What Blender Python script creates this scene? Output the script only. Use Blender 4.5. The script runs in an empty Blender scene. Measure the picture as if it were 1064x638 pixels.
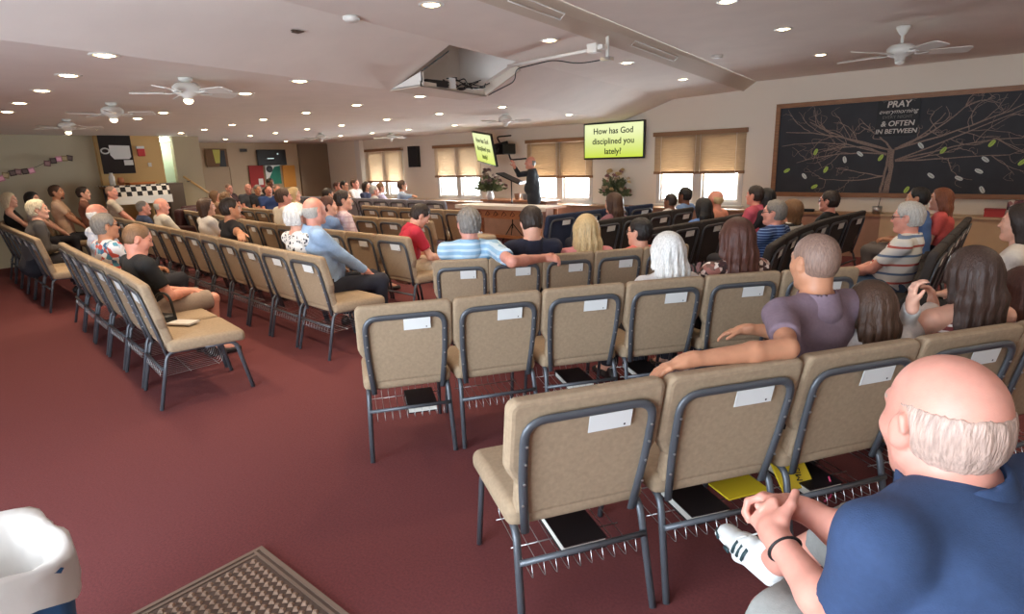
import bpy, bmesh, math, random
import numpy as np
from mathutils import Vector, Matrix
random.seed(7)
C = bpy.context.scene.collection
SC = bpy.context.scene

# ------------------------------------------------------------------ camera, sky, daylight, exposure
def make_camera():
    yaw, pitch, roll, focal_px = math.radians(-41.513), math.radians(13.859), math.radians(-1.720), 615.6
    f = Vector((math.sin(yaw)*math.cos(pitch), math.cos(yaw)*math.cos(pitch), -math.sin(pitch)))
    r = Vector((math.cos(yaw), -math.sin(yaw), 0)); u = r.cross(f)
    r2 = r*math.cos(roll) + u*math.sin(roll); u2 = -r*math.sin(roll) + u*math.cos(roll)
    m = Matrix(((r2.x, u2.x, -f.x, 0), (r2.y, u2.y, -f.y, 0), (r2.z, u2.z, -f.z, 1.62), (0, 0, 0, 1)))
    cd = bpy.data.cameras.new('camera'); cd.sensor_width = 36; cd.lens = focal_px/1064*36
    cd.clip_start = .03; cd.clip_end = 200
    co = bpy.data.objects.new('camera', cd); C.objects.link(co); co.matrix_world = m
    SC.camera = co
make_camera()
SC.view_settings.view_transform = 'Standard'; SC.view_settings.look = 'None'
SC.view_settings.exposure = EXPOSURE = 1.42
SC.view_settings.gamma = 1; SC.view_settings.use_curve_mapping = False
SKY_STRENGTH = 2.2
LAMP_WATTS = 19.0
w = bpy.data.worlds.new('sky'); SC.world = w; w.use_nodes = True
w.node_tree.nodes['Background'].inputs[0].default_value = (.86, .95, 1.0, 1)
w.node_tree.nodes['Background'].inputs[1].default_value = SKY_STRENGTH
try:
    SC.cycles.max_bounces = 8; SC.cycles.diffuse_bounces = 5; SC.cycles.sample_clamp_indirect = 6
except Exception: pass
def area(name, loc, rot, sx, sy, watts, col):
    l = bpy.data.lights.new(name, 'AREA'); l.shape = 'RECTANGLE'; l.size = sx; l.size_y = sy; l.energy = watts; l.color = col
    o = bpy.data.objects.new(name, l); C.objects.link(o); o.location = loc; o.rotation_euler = rot
    return o
# daylight through the glass entrance behind the photographer and the windows of the front wall
area('entrance_daylight', (-1.6, -2.6, 1.25), (math.radians(90), 0, 0), 3.4, 2.1, 105, (.72, .85, 1.0))
for k, (a, b) in enumerate(((-5.66, -3.98), (-8.86, -7.15), (-12.01, -10.4), (-15.0, -13.4))):
    area('window_daylight', ((a+b)/2, 11.25, .98), (math.radians(-90), 0, 0), b-a, .6, 95, (.86, .94, 1.0))

# ------------------------------------------------------------------ helpers
def lin(c):
    if isinstance(c, str): c = [int(c[i:i+2], 16)/255 for i in (0, 2, 4)]
    else: c = [v/255 for v in c]
    return tuple(v/12.92 if v <= .04045 else ((v+.055)/1.055)**2.4 for v in c) + (1,)
MC = {}
def mat(name, col, rough=.7, metal=0, noise=0, nscale=40, bump=0, bscale=200, emit=0, ecol=None, coat=0, trans=0, alpha=1, sss=0, stretch=None):
    key = name
    if key in MC: return MC[key]
    m = bpy.data.materials.new(name); m.use_nodes = True; nt = m.node_tree; b = nt.nodes['Principled BSDF']
    c = lin(col); b.inputs['Base Color'].default_value = c; b.inputs['Roughness'].default_value = rough; b.inputs['Metallic'].default_value = metal
    if coat: b.inputs['Coat Weight'].default_value = coat
    if trans: b.inputs['Transmission Weight'].default_value = trans
    if alpha < 1: b.inputs['Alpha'].default_value = alpha
    if sss: b.inputs['Subsurface Weight'].default_value = sss; b.inputs['Subsurface Radius'].default_value = (.012, .005, .003)
    if emit: b.inputs['Emission Color'].default_value = lin(ecol or col); b.inputs['Emission Strength'].default_value = emit
    tc = nt.nodes.new('ShaderNodeTexCoord')
    src = tc.outputs['Object']
    if stretch:
        mp = nt.nodes.new('ShaderNodeMapping'); mp.inputs['Scale'].default_value = stretch
        nt.links.new(src, mp.inputs[0]); src = mp.outputs[0]
    if noise:
        n = nt.nodes.new('ShaderNodeTexNoise'); n.inputs['Scale'].default_value = nscale; n.inputs['Detail'].default_value = 5
        nt.links.new(src, n.inputs['Vector'])
        r = nt.nodes.new('ShaderNodeValToRGB')
        r.color_ramp.elements[0].position = .3; r.color_ramp.elements[1].position = .7
        r.color_ramp.elements[0].color = tuple(max(0, v*(1-noise)) for v in c[:3]) + (1,)
        r.color_ramp.elements[1].color = tuple(min(1, v*(1+noise)) for v in c[:3]) + (1,)
        nt.links.new(n.outputs['Fac'], r.inputs[0]); nt.links.new(r.outputs[0], b.inputs['Base Color'])
    if bump:
        n2 = nt.nodes.new('ShaderNodeTexNoise'); n2.inputs['Scale'].default_value = bscale; n2.inputs['Detail'].default_value = 3
        nt.links.new(src, n2.inputs['Vector'])
        bp = nt.nodes.new('ShaderNodeBump'); bp.inputs['Strength'].default_value = bump; bp.inputs['Distance'].default_value = .01
        nt.links.new(n2.outputs['Fac'], bp.inputs['Height']); nt.links.new(bp.outputs[0], b.inputs['Normal'])
    MC[key] = m
    return m
def stripes(name, ca, cb, freq, duty=.5, axis=2, rough=.85, cc=None, fc=0, wob=0):
    """cloth with woven stripes: colour b on colour a along one object axis (an optional third colour cc at a lower rate)"""
    if name in MC: return MC[name]
    m = bpy.data.materials.new(name); m.use_nodes = True; nt = m.node_tree; b = nt.nodes['Principled BSDF']
    b.inputs['Roughness'].default_value = rough
    tc = nt.nodes.new('ShaderNodeTexCoord'); sp = nt.nodes.new('ShaderNodeSeparateXYZ'); nt.links.new(tc.outputs['Object'], sp.inputs[0])
    def band(fr, du):
        mu = nt.nodes.new('ShaderNodeMath'); mu.operation = 'MULTIPLY'; mu.inputs[1].default_value = fr; nt.links.new(sp.outputs[axis], mu.inputs[0])
        fr_ = nt.nodes.new('ShaderNodeMath'); fr_.operation = 'FRACT'; nt.links.new(mu.outputs[0], fr_.inputs[0])
        lt = nt.nodes.new('ShaderNodeMath'); lt.operation = 'LESS_THAN'; lt.inputs[1].default_value = du; nt.links.new(fr_.outputs[0], lt.inputs[0])
        return lt.outputs[0]
    mx = nt.nodes.new('ShaderNodeMix'); mx.data_type = 'RGBA'; mx.inputs[6].default_value = lin(ca); mx.inputs[7].default_value = lin(cb)
    nt.links.new(band(freq, duty), mx.inputs[0]); out = mx.outputs[2]
    if cc:
        m2 = nt.nodes.new('ShaderNodeMix'); m2.data_type = 'RGBA'; m2.inputs[7].default_value = lin(cc)
        nt.links.new(out, m2.inputs[6]); nt.links.new(band(fc, duty*.5), m2.inputs[0]); out = m2.outputs[2]
    nt.links.new(out, b.inputs['Base Color']); MC[name] = m
    return m
def plaid(name, ca, cb, cc, f=14):
    if name in MC: return MC[name]
    m = bpy.data.materials.new(name); m.use_nodes = True; nt = m.node_tree; b = nt.nodes['Principled BSDF']; b.inputs['Roughness'].default_value = .85
    tc = nt.nodes.new('ShaderNodeTexCoord'); sp = nt.nodes.new('ShaderNodeSeparateXYZ'); nt.links.new(tc.outputs['Object'], sp.inputs[0])
    out = None
    for ax, col in ((2, cb), (0, cc), (1, cc)):
        mu = nt.nodes.new('ShaderNodeMath'); mu.operation = 'MULTIPLY'; mu.inputs[1].default_value = f; nt.links.new(sp.outputs[ax], mu.inputs[0])
        fr_ = nt.nodes.new('ShaderNodeMath'); fr_.operation = 'FRACT'; nt.links.new(mu.outputs[0], fr_.inputs[0])
        lt = nt.nodes.new('ShaderNodeMath'); lt.operation = 'LESS_THAN'; lt.inputs[1].default_value = .3; nt.links.new(fr_.outputs[0], lt.inputs[0])
        hf = nt.nodes.new('ShaderNodeMath'); hf.operation = 'MULTIPLY'; hf.inputs[1].default_value = .55; nt.links.new(lt.outputs[0], hf.inputs[0])
        mx = nt.nodes.new('ShaderNodeMix'); mx.data_type = 'RGBA'; mx.inputs[7].default_value = lin(col)
        if out is None: mx.inputs[6].default_value = lin(ca)
        else: nt.links.new(out, mx.inputs[6])
        nt.links.new(hf.outputs[0], mx.inputs[0]); out = mx.outputs[2]
    nt.links.new(out, b.inputs['Base Color']); MC[name] = m
    return m
def blotch(name, cols, scale=18, rough=.8):
    """printed cloth: random patches of several colours"""
    if name in MC: return MC[name]
    m = bpy.data.materials.new(name); m.use_nodes = True; nt = m.node_tree; b = nt.nodes['Principled BSDF']; b.inputs['Roughness'].default_value = rough
    tc = nt.nodes.new('ShaderNodeTexCoord'); v = nt.nodes.new('ShaderNodeTexVoronoi'); v.inputs['Scale'].default_value = scale
    nt.links.new(tc.outputs['Object'], v.inputs['Vector'])
    sp = nt.nodes.new('ShaderNodeSeparateColor'); nt.links.new(v.outputs['Color'], sp.inputs[0])
    r = nt.nodes.new('ShaderNodeValToRGB'); r.color_ramp.interpolation = 'CONSTANT'
    el = r.color_ramp.elements
    while len(el) < len(cols): el.new(.5)
    for i, c in enumerate(cols): el[i].position = i/len(cols); el[i].color = lin(c)
    nt.links.new(sp.outputs[0], r.inputs[0]); nt.links.new(r.outputs[0], b.inputs['Base Color']); MC[name] = m
    return m
def checks(name, ca, cb, s):
    m = bpy.data.materials.new(name); m.use_nodes = True; nt = m.node_tree; b = nt.nodes['Principled BSDF']; b.inputs['Roughness'].default_value = .85
    tc = nt.nodes.new('ShaderNodeTexCoord'); mp = nt.nodes.new('ShaderNodeMapping'); mp.inputs['Location'].default_value = (.013, .021, .017)
    c = nt.nodes.new('ShaderNodeTexChecker'); c.inputs['Scale'].default_value = s
    c.inputs['Color1'].default_value = lin(ca); c.inputs['Color2'].default_value = lin(cb)
    nt.links.new(tc.outputs['Object'], mp.inputs[0]); nt.links.new(mp.outputs[0], c.inputs['Vector']); nt.links.new(c.outputs[0], b.inputs['Base Color'])
    return m
def link(o, parent=None):
    C.objects.link(o)
    if parent is not None: o.parent = parent
    return o
def tag(o, label=None, cat=None, group=None, kind=None):
    if label: o['label'] = label
    if cat: o['category'] = cat
    if group: o['group'] = group
    if kind: o['kind'] = kind
    return o
def obj(name, bm, mats, parent=None, smooth=False):
    me = bpy.data.meshes.new(name); bm.normal_update(); bm.to_mesh(me); bm.free()
    for m in (mats if isinstance(mats, (list, tuple)) else [mats]): me.materials.append(m)
    if smooth:
        me.polygons.foreach_set('use_smooth', [True]*len(me.polygons))
    return link(bpy.data.objects.new(name, me), parent)
def struct(name, bm, mats, smooth=False):
    o = obj(name, bm, mats, None, smooth); o['kind'] = 'structure'; return o
def empty(name, label, cat, loc=(0, 0, 0), rz=0, group=None):
    o = bpy.data.objects.new(name, None); o.empty_display_size = .1; C.objects.link(o); o.location = loc; o.rotation_euler = (0, 0, rz)
    return tag(o, label, cat, group)
def copy_tree(o, parent=None):
    c = o.copy(); C.objects.link(c)
    if parent is not None: c.parent = parent
    for k in list(o.children): copy_tree(k, c)
    return c
def box(bm, x0, x1, y0, y1, z0, z1, mi=0, bev=0, seg=2):
    r = bmesh.ops.create_cube(bm, size=1); vs = r['verts']
    bmesh.ops.scale(bm, vec=(x1-x0, y1-y0, z1-z0), verts=vs); bmesh.ops.translate(bm, vec=((x0+x1)/2, (y0+y1)/2, (z0+z1)/2), verts=vs)
    fs = {f for v in vs for f in v.link_faces}
    for f in fs: f.material_index = mi
    if bev:
        es = list({e for v in vs for e in v.link_edges})
        rr = bmesh.ops.bevel(bm, geom=es, offset=bev, segments=seg, profile=.5, affect='EDGES')
        for f in rr['faces']: f.material_index = mi
    return bm
def boxes(*specs):
    bm = bmesh.new()
    for s in specs: box(bm, *s)
    return bm
def round_path(pts, rad, n=5):
    """polyline with its inner corners rounded"""
    P = [Vector(p) for p in pts]; out = [P[0]]
    for i in range(1, len(P)-1):
        a, b, c = P[i-1], P[i], P[i+1]
        d1 = (a-b); d2 = (c-b); r = min(rad, d1.length*.49, d2.length*.49)
        p, q = b+d1.normalized()*r, b+d2.normalized()*r
        for k in range(n+1):
            t = k/n; out.append(p*(1-t)**2 + b*2*t*(1-t) + q*t*t)
    out.append(P[-1]); return out
def tube(bm, pts, r, seg=8, mi=0, flat=None, closed=False, caps=True):
    """sweep a round (or flattened: flat=(rx, ry)) section along points"""
    P = [Vector(p) for p in pts]; n = len(P); rings = []; prev = None
    for i in range(n):
        t = (P[(i+1) % n]-P[i-1]) if closed else (P[min(i+1, n-1)]-P[max(i-1, 0)])
        t.normalize()
        if prev is None:
            up = Vector((0, 0, 1)) if abs(t.z) < .9 else Vector((1, 0, 0))
            a = t.cross(up).normalized()
        else:
            a = (prev - t*prev.dot(t)).normalized()
        prev = a; b = t.cross(a)
        rr = r[i] if isinstance(r, (list, tuple)) else r
        rx, ry = (flat if flat else (rr, rr))
        rings.append([bm.verts.new(P[i]+a*rx*math.cos(2*math.pi*k/seg)+b*ry*math.sin(2*math.pi*k/seg)) for k in range(seg)])
    m = n if closed else n-1
    for i in range(m):
        A, B = rings[i], rings[(i+1) % n]
        for k in range(seg):
            f = bm.faces.new((A[k], A[(k+1) % seg], B[(k+1) % seg], B[k])); f.material_index = mi; f.smooth = True
    if caps and not closed:
        bm.faces.new(rings[0][::-1]).material_index = mi; bm.faces.new(rings[-1]).material_index = mi
    return bm
def lathe(bm, prof, seg=20, mi=0, center=(0, 0, 0), cap=True):
    rings = []
    for r, z in prof:
        rings.append([bm.verts.new((center[0]+r*math.cos(2*math.pi*k/seg), center[1]+r*math.sin(2*math.pi*k/seg), center[2]+z)) for k in range(seg)])
    for A, B in zip(rings, rings[1:]):
        for k in range(seg):
            f = bm.faces.new((A[k], A[(k+1) % seg], B[(k+1) % seg], B[k])); f.material_index = mi; f.smooth = True
    if cap:
        for ring, fl in ((rings[0], True), (rings[-1], False)):
            if (Vector(ring[0].co)-Vector(ring[seg//2].co)).length > 1e-4:
                bm.faces.new(ring[::-1] if fl else ring).material_index = mi
    return bm
def prism(bm, poly, axis, a, b, mi=0):
    """extrude a 2-D polygon along an axis ('x','y','z') from a to b"""
    def p3(u, v, t): return {'x': (t, u, v), 'y': (u, t, v), 'z': (u, v, t)}[axis]
    A = [bm.verts.new(p3(u, v, a)) for u, v in poly]; B = [bm.verts.new(p3(u, v, b)) for u, v in poly]
    n = len(poly); fs = []
    fs.append(bm.faces.new(A)); fs.append(bm.faces.new(B[::-1]))
    for i in range(n): fs.append(bm.faces.new((A[i], B[i], B[(i+1) % n], A[(i+1) % n])))
    for f in fs: f.material_index = mi
    bmesh.ops.recalc_face_normals(bm, faces=fs)
    return bm
def text(name, body, size, loc, rot, m, parent, align='CENTER', extrude=.001, scale=(1, 1, 1), shear=0, bold=0):
    """letters as one mesh"""
    cu = bpy.data.curves.new(name, 'FONT'); cu.body = body; cu.size = size; cu.align_x = align; cu.align_y = 'CENTER'; cu.extrude = extrude; cu.shear = shear; cu.offset = bold
    tmp = bpy.data.objects.new('lettering_source', cu); C.objects.link(tmp)
    me = bpy.data.meshes.new_from_object(tmp.evaluated_get(bpy.context.evaluated_depsgraph_get()))
    bpy.data.objects.remove(tmp); bpy.data.curves.remove(cu); me.materials.clear(); me.materials.append(m)
    o = bpy.data.objects.new(name, me); link(o, parent); o.location = loc; o.rotation_euler = rot.to_euler() if isinstance(rot, Matrix) else rot; o.scale = scale
    return o
ORD = ['first', 'second', 'third', 'fourth', 'fifth', 'sixth', 'seventh', 'eighth', 'ninth', 'tenth', 'eleventh', 'twelfth', 'thirteenth', 'fourteenth']
# pieces merged for speed: rigid rotation about z
def rotz(a): return Matrix.Rotation(a, 4, 'Z')

# ------------------------------------------------------------------ materials of the room
M_wall = mat('cream_wall_paint', (236, 226, 209), .85, bump=.06, bscale=120)
M_olive = mat('olive_wall_paint', (192, 182, 156), .85, bump=.06, bscale=120)
M_yellow = mat('yellow_wall_paint', (216, 180, 122), .85)
M_tan = mat('tan_wall_paint', (188, 166, 138), .85)
M_ceil = mat('ceiling_paint', (230, 222, 213), .9, noise=.03, nscale=3, bump=.05, bscale=90)
M_beam = mat('cream_beam_paint', (212, 200, 184), .8)
M_white = mat('white_paint', (228, 224, 216), .5)
M_wframe = mat('window_frame_paint', (205, 203, 198), .5)
M_wood = mat('oak_trim', (150, 104, 66), .5, noise=.22, nscale=9, stretch=(1, 8, 8))
M_wains = mat('brown_wainscot', (170, 132, 112), .6, noise=.1, nscale=6)
M_ledge = mat('tan_panel', (212, 182, 146), .6, noise=.05, nscale=5)
M_ledgecap = mat('ledge_cap', (168, 128, 92), .5)
M_carpet = mat('burgundy_carpet', (108, 50, 51), .95, noise=.16, nscale=90, bump=.5, bscale=420)
M_blind = mat('wood_blind_slats', (184, 158, 126), .6, noise=.1, nscale=8, stretch=(1, 12, 12))
M_blindrail = mat('wood_blind_rail', (150, 112, 78), .55)
M_glass = mat('window_glass', (240, 248, 250), .02, trans=1, alpha=.12)
M_metal = mat('dark_hammered_steel', (92, 96, 102), .33, metal=.35, bump=.15, bscale=500)
M_chrome = mat('zinc_wire', (190, 190, 190), .3, metal=.9)
M_black = mat('black_plastic', (22, 22, 23), .45)
M_card = mat('white_card', (226, 228, 226), .7)
M_ink = mat('dark_ink', (52, 52, 56), .7)
M_fanwhite = mat('white_fan_enamel', (222, 220, 212), .4)

# ------------------------------------------------------------------ the room shell
FW = 10.77
bm = bmesh.new()
bmesh.ops.create_grid(bm, x_segments=1, y_segments=1, size=.5)
bmesh.ops.scale(bm, vec=(24, 16, 1), verts=bm.verts); bmesh.ops.translate(bm, vec=(-8.5, 4.6, 0), verts=bm.verts)
struct('floor', bm, M_carpet)
# front wall with four window openings
WIN = [(-5.66, -3.98, .72, 2.02), (-8.86, -7.15, .70, 2.02), (-12.01, -10.40, .71, 2.02), (-15.0, -13.40, .71, 2.02)]
bm = bmesh.new()
xs = [-17.4]
for a, b, _, _ in sorted(WIN): xs += [a, b]
xs += [3.2]
for i in range(0, len(xs)-1):
    a, b = xs[i], xs[i+1]
    if i % 2 == 0: box(bm, a, b, FW, FW+.16, 0, 3.05)
    else:
        box(bm, a, b, FW, FW+.16, 0, .71); box(bm, a, b, FW, FW+.16, 2.02, 3.05)
struct('wall_front', bm, M_wall)
# ceiling: low flat part, slope, upper flat part, cream beam, higher part to the right
def bx_(y, a, b): return a + (b-a)*(y-3.1)/(FW-3.1)
Y0, Y1 = -2.5, FW+.1
prof = [(lambda y: -18.0, 2.335), (lambda y: bx_(y, -4.81, -6.38), 2.335), (lambda y: bx_(y, -3.95, -5.36), 2.645), (lambda y: bx_(y, -2.97, -4.05), 2.68)]
bm = bmesh.new()
HY0, HY1 = 3.93, 5.08
def hole(y): return (prof[1][0](y)+.03*(prof[2][0](y)-prof[1][0](y)), 2.335+.03*.31), (prof[1][0](y)+.97*(prof[2][0](y)-prof[1][0](y)), 2.335+.97*.31)
st = [[bm.verts.new((f(y), y, z)) for f, z in prof] for y in (Y0, HY0, HY1, Y1)]
for A, B in zip(st, st[1:]):
    for i in range(3):
        if i == 1 and A is st[1]: continue
        bm.faces.new((A[i], B[i], B[i+1], A[i+1]))
ha, hb_ = hole(HY0), hole(HY1)
h = [bm.verts.new((ha[0][0], HY0, ha[0][1])), bm.verts.new((ha[1][0], HY0, ha[1][1])), bm.verts.new((hb_[1][0], HY1, hb_[1][1])), bm.verts.new((hb_[0][0], HY1, hb_[0][1]))]
g = [bm.verts.new((v.co.x, v.co.y, 2.95)) for v in h]
bm.faces.new((st[1][1], h[0], h[3], st[2][1])); bm.faces.new((h[1], st[1][2], st[2][2], h[2]))
for i in range(4): bm.faces.new((h[i], h[(i+1) % 4], g[(i+1) % 4], g[i]))
bm.faces.new(g)
A2 = [bm.verts.new((bx_(Y0, -2.83, -3.85), Y0, 2.80)), bm.verts.new((3.4, Y0, 2.80))]
B2 = [bm.verts.new((bx_(Y1, -2.83, -3.85), Y1, 2.80)), bm.verts.new((3.4, Y1, 2.80))]
bm.faces.new((A2[0], B2[0], B2[1], A2[1]))
struct('ceiling', bm, M_ceil)
bm = bmesh.new()
pa, pb = (bx_(Y0, -2.97, -4.05), bx_(Y0, -2.83, -3.85)), (bx_(Y1, -2.97, -4.05), bx_(Y1, -2.83, -3.85))
v = [bm.verts.new(p) for p in ((pa[0]-.02, Y0, 2.665), (pa[1], Y0, 2.805), (pa[0]-.02, Y0, 2.9), (pb[0]-.02, Y1, 2.665), (pb[1], Y1, 2.805), (pb[0]-.02, Y1, 2.9))]
for q in ((0, 3, 4, 1), (1, 4, 5, 2), (0, 2, 5, 3), (0, 1, 2), (3, 5, 4)): bm.faces.new([v[i] for i in q])
bmesh.ops.recalc_face_normals(bm, faces=bm.faces)
struct('trim_1', bm, M_beam)
def ceil_z(x, y):
    if x > bx_(y, -2.9, -3.95): return 2.80

    pts = [(f(y), z) for f, z in prof]
    for (xa, za), (xb, zb) in zip(pts, pts[1:]):
        if xa <= x <= xb: return za + (zb-za)*(x-xa)/(xb-xa)
    return 2.68
# rear wall with the wide glass entrance behind the photographer
bm = boxes((-18, -3.4, -2.5, -2.35, 0, 2.95), (.2, 3.4, -2.5, -2.35, 0, 2.95), (-3.4, .2, -2.5, -2.35, 2.3, 2.95))
struct('wall_rear', bm, M_wall)
struct('wall_right', boxes((3.2, 3.35, -2.5, FW+.16, 0, 3.0)), M_wall)
# far left: tan wall, stub wall, doorway recess, yellow wall and the olive garland wall
struct('wall_left', boxes((-17.3, -17.15, 5.6, FW, 0, 2.5)), M_tan)
bm = bmesh.new(); prism(bm, [(-14.25, 5.14), (-14.10, 5.14), (-13.95, 5.62), (-17.2, 5.75), (-17.2, 5.6), (-14.35, 5.5)], 'z', 0, 2.4)
struct('wall_stub', bm, M_olive)
bm = bmesh.new(); prism(bm, [(-14.14, 3.70), (-14.0, 3.70), (-14.0, 4.86), (-14.14, 4.86)], 'z', 0, 2.4)
struct('wall_yellow', bm, M_yellow)
bm = bmesh.new(); prism(bm, [(-14.14, 3.75), (-13.3, -2.4), (-13.45, -2.4), (-14.3, 3.75)], 'z', 0, 2.4)
struct('wall_garland', bm, M_olive)
bm = bmesh.new(); prism(bm, [(-15.2, 4.7), (-15.1, 4.7), (-15.0, 5.7), (-15.15, 5.7)], 'z', 0, 2.4); prism(bm, [(-15.2, 4.7), (-14.1, 4.7), (-14.1, 4.8), (-15.2, 4.8)], 'z', 0, 2.4)
struct('wall_passage', bm, mat('grey_green_paint', (150, 158, 140), .8))
bm = boxes((-15.45, -15.2, FW-.14, FW, 0, 2.34)); struct('trim_2', bm, M_white)
# ledge along the front wall: brown wainscot part, tan part with a cap, dark base line
bm = boxes((-17.1, -1.75, 10.46, FW, 0, .64)); struct('trim_3', bm, M_wains)
bm = boxes((-17.1, -1.75, 10.42, FW, .64, .675)); struct('trim_4', bm, M_ledgecap)
bm = boxes((-1.75, 3.2, 10.42, FW, .0, .65)); struct('trim_5', bm, M_ledge)
bm = boxes((-1.75, 3.2, 10.38, FW, .65, .68)); struct('trim_6', bm, mat('tan_cap', (206, 178, 142), .5))
bm = boxes((-1.75, 3.2, 10.395, 10.43, 0, .115)); struct('baseboard_front', bm, mat('tan_baseboard', (196, 164, 124), .6))
bm = boxes((-1.75, 3.2, 10.405, 10.43, .117, .135)); struct('trim_7', bm, mat('dark_reveal', (60, 44, 36), .8))
# outside: pale paving and a hedge-like bank seen through the panes
bm = boxes((-24, 10, 11.6, 30, -.12, -.02)); struct('outside_paving', bm, mat('pale_paving', (196, 200, 196), .9, noise=.06, nscale=2))
# windows: frame, mullion, panes, sill, blind
BLB = [1.285, 1.225, 1.25, 1.12]
for k, (a, b, z0, z1) in enumerate(WIN):
    nm = f'window_{k+1}'
    c = (a+b)/2
    fr = struct(nm, boxes((a, a+.07, FW-.01, FW+.12, z0, z1), (b-.07, b, FW-.01, FW+.12, z0, z1), (a+.07, b-.07, FW-.01, FW+.12, z1-.07, z1), (a+.07, b-.07, FW-.01, FW+.12, z0, z0+.06), (c-.08, c+.08, FW-.02, FW+.12, z0+.06, z1-.07)), M_wframe)
    for s, (u, v) in enumerate(((a+.07, c-.08), (c+.08, b-.07))):
        obj('sash', boxes((u, u+.045, FW+.03, FW+.07, z0+.06, z1-.07), (v-.045, v, FW+.03, FW+.07, z0+.06, z1-.07), (u+.045, v-.045, FW+.03, FW+.07, z0+.06, z0+.10)), M_white, fr)
        obj('pane', boxes((u+.045, v-.045, FW+.045, FW+.051, z0+.10, z1-.07)), M_glass, fr)
    obj('window_sill', boxes((a-.04, b+.04, FW-.07, FW+.03, z0-.03, z0)), M_white, fr)
    lab = ['wood slat blind nearest the chalkboard, right of the big wall screen', 'wood slat blind behind the preacher, partly covered by the wall screen', 'wood blind with daylight-tinted slats left of the tilted screen and flowers', 'wood blind with daylight-tinted slats at the far left end of the front wall'][k]
    bl = empty('window_blind', lab, 'blind', (c, FW-.05, 0), 0, 'half lowered window blinds')
    hw = (b-a)/2+.03; zb = BLB[k]
    obj('valance', boxes((-hw-.02, hw+.02, -.05, .03, 1.985, 2.06)), M_blindrail, bl)
    sb = bmesh.new(); z = zb+.06
    while z < 1.98:
        r = bmesh.ops.create_cube(sb, size=1); bmesh.ops.scale(sb, vec=(2*hw, .046, .003), verts=r['verts'])
        bmesh.ops.rotate(sb, cent=(0, 0, 0), matrix=Matrix.Rotation(math.radians(58), 3, 'X'), verts=r['verts']); bmesh.ops.translate(sb, vec=(0, 0, z), verts=r['verts'])
        z += .037
    obj('slats', sb, M_blind if k < 2 else mat('daylit_blind_slats', (214, 194, 168), .6, noise=.06, nscale=8, stretch=(1, 12, 12)), bl)  # left pair repeats the slats with daylight glow put into the colour
    obj('bottom_rail', boxes((-hw, hw, -.03, .02, zb, zb+.05)), M_blindrail, bl)
    cb = bmesh.new()
    for x in (-hw+.15, -.03, .06, hw-.15): tube(cb, [(x, -.035, zb+.02), (x, -.035, 1.99)], .003, 5)
    obj('ladder_cord', cb, M_white, bl)

# ------------------------------------------------------------------ stacking church chairs, built once per cloth, then copied
CW, CH = .555, .90
def outline(top, bot, notch, r, wt, wb):
    """backrest outline (x, z): wide at the top, narrower below the notch, corners rounded"""
    pts = []
    def arc(cx, cz, a0, a1, n=6):
        for i in range(n+1):
            a = math.radians(a0+(a1-a0)*i/n); pts.append((cx+r*math.cos(a), cz+r*math.sin(a)))
    arc(wt-r, top-r, 0, 90); arc(-(wt-r), top-r, 90, 180)
    pts.append((-wt, notch+.05)); pts.append((-wt+.012, notch+.02)); pts.append((-wb, notch-.03)); pts.append((-wb, bot+.02)); pts.append((-wb+.02, bot))
    pts.append((wb-.02, bot)); pts.append((wb, bot+.02)); pts.append((wb, notch-.03)); pts.append((wt-.012, notch+.02)); pts.append((wt, notch+.05))
    return pts
def tilt(bm, verts=None):
    """the back leans: y grows more negative with height"""
    for v in (verts or bm.verts): v.co.y += -.20 - (v.co.z-.45)*.22
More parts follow.
